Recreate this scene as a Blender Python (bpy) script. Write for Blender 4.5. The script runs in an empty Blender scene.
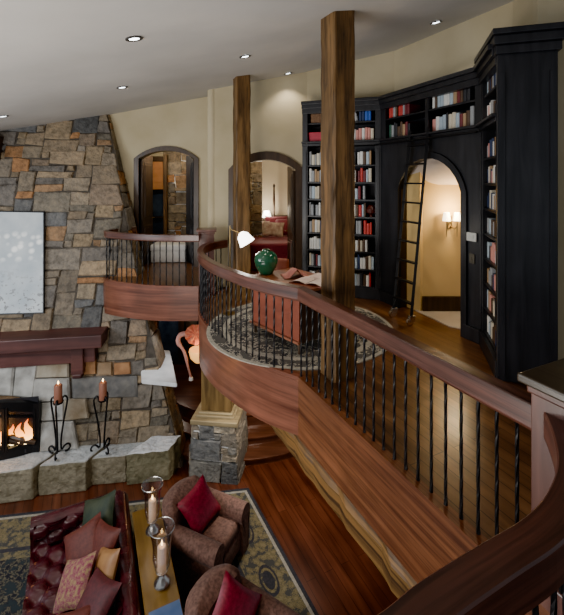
import bpy, bmesh, math, random
from mathutils import Vector, Matrix
random.seed(7)
PI = math.pi
C = bpy.context.scene.collection
E = 5.06          # eye height above the lower floor
UF = 3.0          # upper floor level
F = 400.0         # focal length in pixels (564 wide)

# ------------------------------------------------------------------ materials
def nt(name):
    m = bpy.data.materials.new(name); m.use_nodes = True
    n = m.node_tree.nodes; l = m.node_tree.links
    return m, n, l, n['Principled BSDF']

def ramp(n, stops):
    r = n.new('ShaderNodeValToRGB'); e = r.color_ramp.elements
    while len(e) < len(stops): e.new(0.5)
    for el, (p, c) in zip(e, stops):
        el.position = p; el.color = (*c, 1)
    return r

def mat(name, c, rough=.6, c2=None, scale=6, stretch=(1, 1, 1), bump=0, metal=0, emit=None, estr=0, coord='Object', detail=6, coat=0, bscale=None, spec=None):
    m, n, l, b = nt(name)
    b.inputs['Roughness'].default_value = rough
    b.inputs['Metallic'].default_value = metal
    if coat: b.inputs['Coat Weight'].default_value = coat; b.inputs['Coat Roughness'].default_value = .15
    if spec is not None: b.inputs['Specular IOR Level'].default_value = spec
    b.inputs['Base Color'].default_value = (*c, 1)
    if c2 or bump:
        tc = n.new('ShaderNodeTexCoord'); mp = n.new('ShaderNodeMapping')
        mp.inputs['Scale'].default_value = stretch
        l.new(tc.outputs[coord], mp.inputs['Vector'])
        no = n.new('ShaderNodeTexNoise'); no.inputs['Scale'].default_value = scale
        no.inputs['Detail'].default_value = detail
        l.new(mp.outputs['Vector'], no.inputs['Vector'])
        if c2:
            r = ramp(n, [(.32, c), (.68, c2)])
            l.new(no.outputs['Fac'], r.inputs['Fac']); l.new(r.outputs['Color'], b.inputs['Base Color'])
        if bump:
            src = no
            if bscale:
                src = n.new('ShaderNodeTexNoise'); src.inputs['Scale'].default_value = bscale
                src.inputs['Detail'].default_value = 4
                l.new(mp.outputs['Vector'], src.inputs['Vector'])
            bp = n.new('ShaderNodeBump'); bp.inputs['Strength'].default_value = bump; bp.inputs['Distance'].default_value = .02
            l.new(src.outputs['Fac'], bp.inputs['Height']); l.new(bp.outputs['Normal'], b.inputs['Normal'])
    if emit:
        b.inputs['Emission Color'].default_value = (*emit, 1); b.inputs['Emission Strength'].default_value = estr
    return m

def wood(name, c, c2, rough=.35, axis='x', coord='Object', plank=0, plank_axis='y', grain=14, coat=.15, rot=0, dark=.35, plen=2.2, streak=0):
    """grain stretched along axis; optional plank rows"""
    m, n, l, b = nt(name)
    b.inputs['Roughness'].default_value = rough
    b.inputs['Coat Weight'].default_value = coat; b.inputs['Coat Roughness'].default_value = .2
    tc = n.new('ShaderNodeTexCoord'); mp0 = n.new('ShaderNodeMapping')
    mp0.inputs['Rotation'].default_value = (0, 0, rot)
    l.new(tc.outputs[coord], mp0.inputs['Vector'])
    mp = n.new('ShaderNodeMapping')
    k_ = .035 if coord == 'UV' else .09
    s = {'x': (k_, 1, 1), 'y': (1, k_, 1), 'z': (1, 1, k_)}[axis]
    mp.inputs['Scale'].default_value = s
    l.new(mp0.outputs['Vector'], mp.inputs['Vector'])
    no = n.new('ShaderNodeTexNoise'); no.inputs['Scale'].default_value = grain; no.inputs['Detail'].default_value = 8
    no.inputs['Distortion'].default_value = .6
    l.new(mp.outputs['Vector'], no.inputs['Vector'])
    r = ramp(n, [(.3, c), (.7, c2)])
    l.new(no.outputs['Fac'], r.inputs['Fac'])
    no2 = n.new('ShaderNodeTexNoise'); no2.inputs['Scale'].default_value = 1.6; no2.inputs['Detail'].default_value = 3
    l.new(mp0.outputs['Vector'], no2.inputs['Vector'])
    mx = n.new('ShaderNodeMixRGB'); mx.blend_type = 'MULTIPLY'; mx.inputs['Fac'].default_value = .55
    r2 = ramp(n, [(.3, (.45, .42, .4)), (.65, (1.1, 1.05, 1))])
    l.new(no2.outputs['Fac'], r2.inputs['Fac'])
    l.new(r.outputs['Color'], mx.inputs['Color1']); l.new(r2.outputs['Color'], mx.inputs['Color2'])
    out = mx.outputs['Color']
    if streak:
        n5 = n.new('ShaderNodeTexNoise'); n5.inputs['Scale'].default_value = grain * 2.6; n5.inputs['Detail'].default_value = 6; n5.inputs['Distortion'].default_value = 1.2
        l.new(mp.outputs['Vector'], n5.inputs['Vector'])
        r5 = ramp(n, [(.36, (.22, .18, .15)), (.52, (1, 1, 1)), (.7, (1.35, 1.25, 1.1))]); l.new(n5.outputs['Fac'], r5.inputs['Fac'])
        m5 = n.new('ShaderNodeMixRGB'); m5.blend_type = 'MULTIPLY'; m5.inputs['Fac'].default_value = streak
        l.new(out, m5.inputs['Color1']); l.new(r5.outputs['Color'], m5.inputs['Color2']); out = m5.outputs['Color']
    if plank:
        br = n.new('ShaderNodeTexBrick')
        br.inputs['Color1'].default_value = (1, 1, 1, 1); br.inputs['Color2'].default_value = (.62, .6, .58, 1)
        br.inputs['Mortar'].default_value = (dark * .4, dark * .35, dark * .3, 1)
        br.inputs['Scale'].default_value = 1; br.inputs['Brick Width'].default_value = plen
        br.inputs['Row Height'].default_value = plank; br.inputs['Mortar Size'].default_value = .004
        br.inputs['Mortar Smooth'].default_value = .3
        l.new(mp0.outputs['Vector'], br.inputs['Vector'])
        m2 = n.new('ShaderNodeMixRGB'); m2.blend_type = 'MULTIPLY'; m2.inputs['Fac'].default_value = .85
        l.new(out, m2.inputs['Color1']); l.new(br.outputs['Color'], m2.inputs['Color2'])
        out = m2.outputs['Color']
    l.new(out, b.inputs['Base Color'])
    bp = n.new('ShaderNodeBump'); bp.inputs['Strength'].default_value = .12; bp.inputs['Distance'].default_value = .01
    l.new(no.outputs['Fac'], bp.inputs['Height']); l.new(bp.outputs['Normal'], b.inputs['Normal'])
    return m

def stone_mat(name, gain=1.0):
    m, n, l, b = nt(name)
    b.inputs['Roughness'].default_value = .8
    at = n.new('ShaderNodeVertexColor'); at.layer_name = 'Col'
    tc = n.new('ShaderNodeTexCoord')
    no = n.new('ShaderNodeTexNoise'); no.inputs['Scale'].default_value = 9; no.inputs['Detail'].default_value = 8
    no.inputs['Roughness'].default_value = .65
    l.new(tc.outputs['Object'], no.inputs['Vector'])
    r = ramp(n, [(.28, (.42 * gain, .40 * gain, .38 * gain)), (.5, (1 * gain, 1 * gain, 1 * gain)), (.72, (1.5 * gain, 1.42 * gain, 1.3 * gain))])
    l.new(no.outputs['Fac'], r.inputs['Fac'])
    mx = n.new('ShaderNodeMixRGB'); mx.blend_type = 'MULTIPLY'; mx.inputs['Fac'].default_value = 1
    l.new(at.outputs['Color'], mx.inputs['Color1']); l.new(r.outputs['Color'], mx.inputs['Color2'])
    l.new(mx.outputs['Color'], b.inputs['Base Color'])
    no2 = n.new('ShaderNodeTexNoise'); no2.inputs['Scale'].default_value = 16; no2.inputs['Detail'].default_value = 6
    l.new(tc.outputs['Object'], no2.inputs['Vector'])
    bp = n.new('ShaderNodeBump'); bp.inputs['Strength'].default_value = .9; bp.inputs['Distance'].default_value = .04
    l.new(no2.outputs['Fac'], bp.inputs['Height']); l.new(bp.outputs['Normal'], b.inputs['Normal'])
    return m

def rug_mat(name, c1, c2, c3, scale, border=None):
    m, n, l, b = nt(name)
    b.inputs['Roughness'].default_value = .95
    tc = n.new('ShaderNodeTexCoord')
    vo = n.new('ShaderNodeTexVoronoi'); vo.inputs['Scale'].default_value = scale; vo.feature = 'SMOOTH_F1'
    no = n.new('ShaderNodeTexNoise'); no.inputs['Scale'].default_value = scale * 1.4; no.inputs['Detail'].default_value = 4
    no.inputs['Distortion'].default_value = 2.5
    l.new(tc.outputs['Object'], vo.inputs['Vector']); l.new(tc.outputs['Object'], no.inputs['Vector'])
    ad = n.new('ShaderNodeMath'); ad.operation = 'ADD'
    l.new(vo.outputs['Distance'], ad.inputs[0]); l.new(no.outputs['Fac'], ad.inputs[1])
    r = ramp(n, [(.55, c1), (.78, c2), (.92, c1), (1.0, c3)])
    r.color_ramp.interpolation = 'CONSTANT'
    l.new(ad.outputs[0], r.inputs['Fac']); l.new(r.outputs['Color'], b.inputs['Base Color'])
    return m

def weave(name, c, c2, scale=90, sheen=.3, rough=.85):
    m, n, l, b = nt(name)
    b.inputs['Roughness'].default_value = rough
    b.inputs['Sheen Weight'].default_value = sheen
    tc = n.new('ShaderNodeTexCoord')
    ck = n.new('ShaderNodeTexChecker'); ck.inputs['Scale'].default_value = scale
    no = n.new('ShaderNodeTexNoise'); no.inputs['Scale'].default_value = 30; no.inputs['Detail'].default_value = 5
    l.new(tc.outputs['Object'], ck.inputs['Vector']); l.new(tc.outputs['Object'], no.inputs['Vector'])
    ck.inputs['Color1'].default_value = (.45, .45, .45, 1); ck.inputs['Color2'].default_value = (.55, .55, .55, 1)
    ad = n.new('ShaderNodeMixRGB'); ad.inputs['Fac'].default_value = .6
    l.new(ck.outputs['Color'], ad.inputs['Color1']); l.new(no.outputs['Fac'], ad.inputs['Color2'])
    r = ramp(n, [(.38, c), (.62, c2)])
    l.new(ad.outputs['Color'], r.inputs['Fac']); l.new(r.outputs['Color'], b.inputs['Base Color'])
    bp = n.new('ShaderNodeBump'); bp.inputs['Strength'].default_value = .25; bp.inputs['Distance'].default_value = .004
    l.new(ad.outputs['Color'], bp.inputs['Height']); l.new(bp.outputs['Normal'], b.inputs['Normal'])
    return m

def glass_mat(name, tint=(1, 1, 1), rough=.02):
    m, n, l, b = nt(name)
    out = n['Material Output']
    tr = n.new('ShaderNodeBsdfTransparent'); tr.inputs['Color'].default_value = (*tint, 1)
    gl = n.new('ShaderNodeBsdfGlossy'); gl.inputs['Roughness'].default_value = rough
    lw = n.new('ShaderNodeLayerWeight'); lw.inputs['Blend'].default_value = .25
    mx = n.new('ShaderNodeMixShader')
    l.new(lw.outputs['Facing'], mx.inputs['Fac']); l.new(tr.outputs[0], mx.inputs[1]); l.new(gl.outputs[0], mx.inputs[2])
    l.new(mx.outputs[0], out.inputs['Surface'])
    return m

M = {}
M['plaster'] = mat('plaster', (.46, .385, .235), .9, (.56, .48, .32), 1.2, bump=.08, bscale=18)
M['ceil'] = mat('ceiling_plaster', (.50, .485, .46), .9, (.60, .58, .55), .9, bump=.06, bscale=12)
M['hall'] = mat('hall_plaster', (.60, .39, .14), .9, (.66, .45, .18), 1.5)
M['bedroom'] = mat('bedroom_plaster', (.62, .54, .40), .9, (.68, .60, .46), 1.5)
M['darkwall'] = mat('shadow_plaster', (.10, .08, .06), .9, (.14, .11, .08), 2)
RAILROT = math.atan2(-1, .483)
M['ufloor'] = wood('upper_floorboards', (.10, .045, .02), (.24, .115, .05), .33, 'x', plank=.11, rot=-RAILROT, grain=10, coat=.3)
M['lfloor'] = wood('lower_floorboards', (.075, .024, .014), (.19, .062, .034), .28, 'x', plank=.13, rot=-RAILROT, grain=9, coat=.4)
M['tread'] = wood('tread_wood', (.075, .03, .018), (.17, .07, .04), .3, 'x', grain=9, coat=.3)
M['rail'] = wood('mahogany_rail', (.06, .022, .016), (.17, .068, .05), .32, 'x', 'UV', grain=14, coat=.35, streak=.5)
M['fascia'] = wood('mahogany_fascia', (.11, .034, .02), (.27, .10, .06), .36, 'x', 'UV', grain=18, coat=.3, streak=.28)
M['string'] = wood('stringer_board', (.085, .026, .012), (.23, .085, .036), .42, 'x', 'UV', grain=16, coat=.15, streak=.5)
M['beam'] = wood('rough_beam', (.09, .042, .012), (.36, .19, .05), .6, 'x', 'UV', grain=7, coat=.05, streak=.9)
M['newel'] = wood('newel_wood', (.075, .03, .024), (.19, .082, .062), .36, 'z', grain=12, coat=.3)
M['neweltop'] = wood('newel_cap_wood', (.05, .035, .022), (.10, .075, .045), .3, 'x', grain=10, coat=.4)
M['col'] = wood('rough_timber', (.045, .024, .008), (.23, .125, .045), .6, 'z', grain=9, coat=.02, streak=.6)
M['post'] = wood('post_timber', (.08, .045, .016), (.26, .16, .055), .5, 'z', grain=11, coat=.1)
M['posttrim'] = wood('post_cap_wood', (.22, .17, .09), (.42, .34, .19), .5, 'x', grain=11, coat=.1)
M['dark'] = wood('black_walnut', (.010, .011, .014), (.027, .028, .034), .42, 'z', grain=12, coat=.1)
M['darkback'] = mat('black_panel', (.010, .010, .014), .6, (.02, .02, .026), 6)
M['archwood'] = wood('arch_brown_wood', (.03, .017, .009), (.075, .042, .022), .42, 'z', grain=12, coat=.12)
M['door'] = wood('door_brown_wood', (.035, .022, .014), (.09, .058, .038), .4, 'z', grain=12, coat=.15)
M['mantel'] = wood('mantel_timber', (.04, .015, .016), (.13, .05, .045), .5, 'x', grain=7, coat=.1)
M['iron'] = mat('black_iron', (.012, .012, .014), .42, metal=.4, bump=.1, scale=40)
M['stone'] = stone_mat('rubble_stone')
M['mortar'] = mat('mortar', (.05, .042, .034), .95, (.09, .075, .06), 12, bump=.3)
M['hearth'] = mat('hearth_stone', (.24, .23, .21), .8, (.48, .47, .44), 5, bump=.8, detail=8, bscale=10)
M['hearthwarm'] = mat('hearth_stone_warm', (.20, .15, .09), .85, (.38, .34, .27), 3.5, bump=.9, detail=8, bscale=9)
M['stonegrey'] = mat('slate_grey_stone', (.10, .10, .10), .85, (.20, .19, .175), 6, bump=.9, detail=8, bscale=12)
M['stoneorange'] = mat('orange_stone', (.24, .11, .045), .85, (.38, .20, .09), 6, bump=.9, detail=8, bscale=12)
M['stonetan'] = mat('tan_stone', (.20, .13, .07), .85, (.32, .22, .13), 6, bump=.9, detail=8, bscale=12)
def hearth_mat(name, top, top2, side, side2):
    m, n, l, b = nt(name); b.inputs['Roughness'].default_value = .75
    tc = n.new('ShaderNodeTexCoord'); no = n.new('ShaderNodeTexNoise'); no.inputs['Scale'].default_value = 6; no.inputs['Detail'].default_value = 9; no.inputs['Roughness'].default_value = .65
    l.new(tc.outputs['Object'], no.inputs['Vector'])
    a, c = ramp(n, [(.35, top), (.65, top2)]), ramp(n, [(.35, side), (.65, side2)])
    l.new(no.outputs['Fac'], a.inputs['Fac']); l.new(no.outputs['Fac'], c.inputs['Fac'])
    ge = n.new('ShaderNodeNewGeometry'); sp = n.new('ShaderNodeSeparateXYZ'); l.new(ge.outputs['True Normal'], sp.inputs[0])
    rr_ = ramp(n, [(.5, (0, 0, 0)), (.85, (1, 1, 1))]); l.new(sp.outputs['Z'], rr_.inputs['Fac'])  # upward faces painted paler: light from above put into the colour
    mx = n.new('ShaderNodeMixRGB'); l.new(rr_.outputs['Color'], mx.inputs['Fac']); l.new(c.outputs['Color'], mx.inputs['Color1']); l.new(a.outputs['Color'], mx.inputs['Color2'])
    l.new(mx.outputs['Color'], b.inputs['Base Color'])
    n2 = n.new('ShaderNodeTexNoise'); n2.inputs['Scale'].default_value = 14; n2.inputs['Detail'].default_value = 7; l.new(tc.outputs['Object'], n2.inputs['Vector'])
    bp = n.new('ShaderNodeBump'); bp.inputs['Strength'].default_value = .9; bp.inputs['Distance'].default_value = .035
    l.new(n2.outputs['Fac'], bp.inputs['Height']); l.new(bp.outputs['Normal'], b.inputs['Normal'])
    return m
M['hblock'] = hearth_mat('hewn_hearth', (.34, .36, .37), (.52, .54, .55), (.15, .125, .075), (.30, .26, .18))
M['hblockw'] = hearth_mat('lit_top_hearth', (.55, .57, .60), (.78, .80, .82), (.12, .11, .06), (.27, .24, .15))  # same stone, top painted brighter still as if lit
M['slab'] = mat('pale_slab', (.66, .67, .68), .45, (.82, .83, .84), 5, bump=.25)
M['white'] = mat('white_fabric', (.82, .81, .79), .8, (.88, .87, .85), 4)
M['brass'] = mat('dark_brass', (.25, .17, .07), .35, metal=.9)
M['silver'] = mat('silver_metal', (.6, .58, .55), .22, metal=1)
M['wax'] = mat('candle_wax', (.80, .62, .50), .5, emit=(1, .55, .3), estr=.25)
M['waxred'] = mat('rust_candle_wax', (.26, .10, .06), .55)
M['flame'] = mat('flame', (1, .7, .3), .5, emit=(1, .62, .25), estr=14)
M['glass'] = glass_mat('clear_glass')
M['lampglow'] = mat('glowing_shade', (1, .95, .85), .5, emit=(1, .93, .82), estr=9)
M['sconceglow'] = mat('sconce_shade_glow', (1, .9, .7), .5, emit=(1, .82, .55), estr=6)
M['spot'] = mat('downlight_lens', (1, 1, 1), .4, emit=(.9, .97, 1), estr=14)
M['spotring'] = mat('downlight_ring', (.07, .065, .06), .4, metal=.4)
M['green'] = mat('green_glaze', (.012, .085, .04), .18, (.022, .13, .065), 5, coat=.6)
M['deskfront'] = mat('rust_leather', (.16, .035, .018), .5, (.25, .06, .03), 5, bump=.1)
M['desktop'] = wood('desk_top_wood', (.14, .05, .025), (.30, .11, .06), .35, 'x', grain=10)
M['paper'] = mat('paper', (.62, .48, .42), .8, (.72, .60, .54), 8)
M['redcloth'] = mat('rose_cloth', (.33, .10, .08), .8, (.50, .22, .17), 7)
M['leather'] = mat('burgundy_leather', (.040, .007, .011), .26, (.080, .014, .020), 7, coat=.35, bump=.08, bscale=70)
M['tweed'] = weave('rose_brown_tweed', (.085, .04, .03), (.23, .115, .085), 120, .1)
M['redsilk'] = weave('crimson_silk', (.15, .006, .02), (.28, .014, .042), 60, .05, .4)
M['brick'] = weave('brick_velvet', (.07, .009, .005), (.125, .021, .012), 60, .03, .65)
M['burgundy'] = weave('burgundy_velvet', (.045, .005, .008), (.095, .010, .014), 60, .03, .65)
M['greenvelvet'] = mat('dark_green_velvet', (.010, .022, .012), .7, (.035, .045, .022), 9, bump=.3)
M['gold'] = rug_mat('gold_paisley', (.30, .20, .07), (.40, .30, .13), (.18, .05, .05), 26)
M['rosepais'] = rug_mat('rose_paisley', (.20, .03, .06), (.27, .12, .11), (.30, .20, .10), 30)
M['goldsilk'] = mat('gold_silk', (.24, .10, .03), .5, (.33, .17, .06), 8)
M['console'] = wood('honey_oak', (.13, .065, .014), (.26, .145, .032), .35, 'y', grain=8, coat=.3)
M['bedred'] = weave('bed_crimson', (.16, .012, .03), (.25, .022, .05), 40, .3, .7)
M['bedpillow'] = mat('striped_bed_pillow', (.28, .14, .12), .8, (.62, .52, .40), 9)
M['rugnavy'] = rug_mat('navy_rug_field', (.010, .012, .020), (.12, .105, .07), (.02, .03, .035), 11)
M['rugborder'] = rug_mat('olive_rug_border', (.20, .165, .085), (.13, .105, .055), (.05, .052, .05), 17)
M['rugline'] = mat('rug_edge_line', (.02, .022, .03), .95, (.04, .04, .05), 30)
M['rugpale'] = mat('pale_rug_band', (.26, .245, .20), .95, (.40, .37, .31), 30)
M['roundrug'] = rug_mat('round_rug_field', (.03, .03, .035), (.34, .31, .25), (.07, .065, .06), 9)
M['orange'] = mat('orange_blind', (.42, .17, .05), .8, (.5, .22, .08), 4)
M['bluedark'] = mat('night_blue_glass', (.025, .04, .07), .15, (.07, .10, .15), 3)
M['redpleat'] = mat('red_pleats', (.45, .06, .03), .7, (.6, .22, .12), 14)
M['pinkcloth'] = mat('rose_wrap', (.45, .20, .17), .8, (.55, .28, .22), 10)
M['amber'] = mat('amber_glass', (.75, .38, .10), .4, emit=(1, .5, .14), estr=1.6)
M['plate'] = mat('switch_plate', (.55, .55, .52), .5)
M['platedark'] = mat('bronze_switch_plate', (.10, .09, .07), .4, metal=.4)
M['bluecover'] = mat('blue_book_cover', (.05, .11, .26), .4, (.12, .18, .32), 5)
M['pages'] = mat('book_pages', (.62, .57, .46), .8)

# painting: blurred pale trees with white blossoms
def painting_mat():
    m, n, l, b = nt('pale_painting')
    b.inputs['Roughness'].default_value = .5
    tc = n.new('ShaderNodeTexCoord'); sp = n.new('ShaderNodeSeparateXYZ'); l.new(tc.outputs['Object'], sp.inputs[0])
    no = n.new('ShaderNodeTexNoise'); no.inputs['Scale'].default_value = 2.5; no.inputs['Detail'].default_value = 6
    l.new(tc.outputs['Object'], no.inputs['Vector'])
    base = ramp(n, [(.3, (.36, .42, .47)), (.7, (.56, .60, .62))]); l.new(no.outputs['Fac'], base.inputs['Fac'])
    vo = n.new('ShaderNodeTexVoronoi'); vo.inputs['Scale'].default_value = 7; l.new(tc.outputs['Object'], vo.inputs['Vector'])
    dot = ramp(n, [(.25, (1, 1, 1)), (.5, (0, 0, 0))]); l.new(vo.outputs['Distance'], dot.inputs['Fac'])
    # band mask
    a = n.new('ShaderNodeMath'); a.operation = 'SUBTRACT'; a.inputs[1].default_value = 1.32; l.new(sp.outputs['Z'], a.inputs[0])
    ab = n.new('ShaderNodeMath'); ab.operation = 'ABSOLUTE'; l.new(a.outputs[0], ab.inputs[0])
    bm_ = ramp(n, [(.16, (1, 1, 1)), (.30, (0, 0, 0))]); l.new(ab.outputs[0], bm_.inputs['Fac'])
    mu = n.new('ShaderNodeMath'); mu.operation = 'MULTIPLY'; l.new(dot.outputs['Color'], mu.inputs[0]); l.new(bm_.outputs['Color'], mu.inputs[1])
    mx = n.new('ShaderNodeMixRGB'); mx.inputs['Color2'].default_value = (.95, .95, .93, 1)
    l.new(mu.outputs[0], mx.inputs['Fac']); l.new(base.outputs['Color'], mx.inputs['Color1'])
    # dark speckle trunks in the lower half
    no3 = n.new('ShaderNodeTexNoise'); no3.inputs['Scale'].default_value = 15; no3.inputs['Detail'].default_value = 3
    l.new(tc.outputs['Object'], no3.inputs['Vector'])
    sp3 = ramp(n, [(.58, (0, 0, 0)), (.62, (1, 1, 1))]); l.new(no3.outputs['Fac'], sp3.inputs['Fac'])
    lo = ramp(n, [(.4, (1, 1, 1)), (1.0, (0, 0, 0))]); l.new(sp.outputs['Z'], lo.inputs['Fac'])
    m3 = n.new('ShaderNodeMath'); m3.operation = 'MULTIPLY'; l.new(sp3.outputs['Color'], m3.inputs[0]); l.new(lo.outputs['Color'], m3.inputs[1])
    mx2 = n.new('ShaderNodeMixRGB'); mx2.inputs['Color2'].default_value = (.22, .23, .24, 1)
    l.new(m3.outputs[0], mx2.inputs['Fac']); l.new(mx.outputs['Color'], mx2.inputs['Color1'])
    l.new(mx2.outputs['Color'], b.inputs['Base Color'])
    return m
M['painting'] = painting_mat()

def fire_mat():
    m, n, l, b = nt('hearth_fire')
    tc = n.new('ShaderNodeTexCoord'); sp = n.new('ShaderNodeSeparateXYZ'); l.new(tc.outputs['Generated'], sp.inputs[0])
    r = ramp(n, [(0, (1, .75, .35)), (.45, (1, .38, .06)), (1, (.5, .06, .01))]); l.new(sp.outputs['Z'], r.inputs['Fac'])
    l.new(r.outputs['Color'], b.inputs['Emission Color']); b.inputs['Emission Strength'].default_value = 7
    b.inputs['Base Color'].default_value = (.2, .05, .01, 1)
    return m
M['fire'] = fire_mat()

# ------------------------------------------------------------------ mesh helpers
def obj(name, bm, m, parent=None, smooth=False):
    me = bpy.data.meshes.new(name)
    bmesh.ops.recalc_face_normals(bm, faces=bm.faces[:])
    bm.to_mesh(me); bm.free()
    for x in (m if isinstance(m, (list, tuple)) else [m]): me.materials.append(x)
    if smooth:
        for p in me.polygons: p.use_smooth = True
        try: me.set_sharp_from_angle(angle=math.radians(42))
        except Exception: pass
    o = bpy.data.objects.new(name, me); C.objects.link(o)
    if parent: o.parent = parent
    return o

def thing(name, label, cat, loc=(0, 0, 0), rotz=0, group=None):
    o = bpy.data.objects.new(name, None); C.objects.link(o)
    o.location = loc; o.rotation_euler = (0, 0, rotz); o.empty_display_size = .1
    o['label'] = label; o['category'] = cat
    if group: o['group'] = group
    return o

def tag(o, label, cat, group=None):
    o['label'] = label; o['category'] = cat
    if group: o['group'] = group
    return o

def struct(name, bm, m, smooth=False, label=None):
    o = obj(name, bm, m, None, smooth); o['kind'] = 'structure'
    if label: o['label'] = label
    return o

def dup(root, loc, rotz, label, group=None):
    r = root.copy(); C.objects.link(r); r.location = loc; r.rotation_euler = (0, 0, rotz)
    r['label'] = label
    if group: r['group'] = group
    for ch in list(root.children):
        c = ch.copy(); C.objects.link(c); c.parent = r
        for g in ch.children:
            d = g.copy(); C.objects.link(d); d.parent = c
    return r

def B(): return bmesh.new()

def box(bm, c, s, rz=0, bev=0, seg=2, mtx=None):
    r = bmesh.ops.create_cube(bm, size=1)
    vs = r['verts']
    mt = Matrix.Translation(c) @ Matrix.Rotation(rz, 4, 'Z')
    if mtx is not None: mt = Matrix.Translation(c) @ mtx
    bmesh.ops.scale(bm, vec=s, verts=vs)
    if bev:
        es = list({e for v in vs for e in v.link_edges})
        g = bmesh.ops.bevel(bm, geom=es, offset=bev, segments=seg, affect='EDGES', profile=.5)
        vs = list({v for f in g['faces'] for v in f.verts} | {v for v in vs if v.is_valid})
    bmesh.ops.transform(bm, matrix=mt, verts=vs)
    return bm

def prism(bm, pts, z0, z1, fn=None):
    """polygon pts (x,y) extruded z0..z1 ; fn maps (x,y,z)->Vector"""
    fn = fn or (lambda x, y, z: Vector((x, y, z)))
    a = [bm.verts.new(fn(x, y, z0)) for x, y in pts]
    b = [bm.verts.new(fn(x, y, z1)) for x, y in pts]
    n = len(pts)
    bm.faces.new(a[::-1]); bm.faces.new(b)
    for i in range(n): bm.faces.new((a[i], a[(i + 1) % n], b[(i + 1) % n], b[i]))
    return bm

def tube(bm, path, r, seg=8, cap=True, twist=0):
    path = [Vector(p) for p in path]; n = len(path)
    rs = r if isinstance(r, (list, tuple)) else [r] * n
    rings = []; up = None
    for i, p in enumerate(path):
        t = (path[min(i + 1, n - 1)] - path[max(i - 1, 0)]).normalized()
        if up is None:
            up = Vector((0, 0, 1)) if abs(t.z) < .9 else Vector((1, 0, 0))
        x = up.cross(t)
        if x.length < 1e-4: x = Vector((1, 0, 0)).cross(t)
        x.normalize(); y = t.cross(x); up = y
        ring = []
        for k in range(seg):
            a = 2 * PI * k / seg + twist * i
            ring.append(bm.verts.new(p + (x * math.cos(a) + y * math.sin(a)) * rs[i]))
        rings.append(ring)
    for i in range(n - 1):
        for k in range(seg):
            bm.faces.new((rings[i][k], rings[i][(k + 1) % seg], rings[i + 1][(k + 1) % seg], rings[i + 1][k]))
    if cap:
        bm.faces.new(rings[0][::-1]); bm.faces.new(rings[-1])
    return bm

def lathe(bm, prof, c=(0, 0, 0), seg=24):
    rings = []
    for r, z in prof:
        if r < 1e-5: rings.append([bm.verts.new((c[0], c[1], c[2] + z))])
        else: rings.append([bm.verts.new((c[0] + r * math.cos(2 * PI * k / seg), c[1] + r * math.sin(2 * PI * k / seg), c[2] + z)) for k in range(seg)])
    for a, b in zip(rings, rings[1:]):
        for k in range(seg):
            k2 = (k + 1) % seg
            if len(a) == 1 and len(b) == 1: continue
            if len(a) == 1: bm.faces.new((a[0], b[k], b[k2]))
            elif len(b) == 1: bm.faces.new((a[k], a[k2], b[0]))
            else: bm.faces.new((a[k], a[k2], b[k2], b[k]))
    return bm

def catmull(pts, per=8):
    P = [Vector(p) for p in pts]; out = []
    P = [P[0] * 2 - P[1]] + P + [P[-1] * 2 - P[-2]]
    for i in range(1, len(P) - 2):
        for k in range(per):
            t = k / per
            a, b, c, d = P[i - 1], P[i], P[i + 1], P[i + 2]
            out.append(.5 * ((2 * b) + (c - a) * t + (2 * a - 5 * b + 4 * c - d) * t * t + (3 * b - a - 3 * c + d) * t ** 3))
    out.append(P[-2]); return out

def resample(path, step):
    """points at equal arc length"""
    L = [0]
    for a, b in zip(path, path[1:]): L.append(L[-1] + (b - a).length)
    n = max(1, round(L[-1] / step)); res = []
    for i in range(n + 1):
        s = L[-1] * i / n; k = 0
        while k < len(L) - 2 and L[k + 1] < s: k += 1
        t = (s - L[k]) / max(1e-9, L[k + 1] - L[k]); res.append(path[k].lerp(path[k + 1], t))
    return res, L[-1]

def sweep(bm, path, prof, mod=None):
    """profile (offset to the right of travel, z) swept along a plan path, UV = (length, girth)"""
    uv = bm.loops.layers.uv.verify(); n = len(path); rings = []; L = 0; us = []
    for i, p in enumerate(path):
        t = (path[min(i + 1, n - 1)] - path[max(i - 1, 0)]); t.z = 0; t.normalize()
        nr = Vector((t.y, -t.x, 0)); k = 1.0
        if i: L += (p - path[i - 1]).length
        us.append(L)
        pr = mod(i / (n - 1), prof) if mod else prof
        rings.append([bm.verts.new(Vector((p.x, p.y, 0)) + nr * o + Vector((0, 0, z))) for o, z in pr])
    m = len(prof); g = [0]
    for j in range(m):
        a = prof[j]; b = prof[(j + 1) % m]; g.append(g[-1] + math.hypot(a[0] - b[0], a[1] - b[1]))
    for i in range(n - 1):
        for j in range(m):
            j2 = (j + 1) % m
            f = bm.faces.new((rings[i][j], rings[i][j2], rings[i + 1][j2], rings[i + 1][j]))
            for lp, (u, v) in zip(f.loops, ((us[i], g[j]), (us[i], g[j + 1]), (us[i + 1], g[j + 1]), (us[i + 1], g[j]))): lp[uv].uv = (u, v)
    bm.faces.new(rings[0][::-1]); bm.faces.new(rings[-1])
    return bm

def grid(bm, nu, nv, fn, closeu=False):
    vs = [[bm.verts.new(fn(i / nu, j / nv)) for j in range(nv + 1)] for i in range(nu if closeu else nu + 1)]
    for i in range(nu):
        for j in range(nv):
            a = vs[i]; b = vs[(i + 1) % len(vs)]
            bm.faces.new((a[j], b[j], b[j + 1], a[j + 1]))
    return bm

def arch_pts(s0, s1, zs, rise, n=14):
    """segmental arch from (s0,zs) to (s1,zs)"""
    w = (s1 - s0) / 2; R = (w * w + rise * rise) / (2 * rise); c = (s0 + s1) / 2; zc = zs + rise - R
    a0 = math.asin(min(1, w / R)); out = []
    if rise > w: a0 = PI - a0
    for i in range(n + 1):
        a = -a0 + 2 * a0 * i / n; out.append((c + R * math.sin(a), zc + R * math.cos(a)))
    return out

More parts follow.
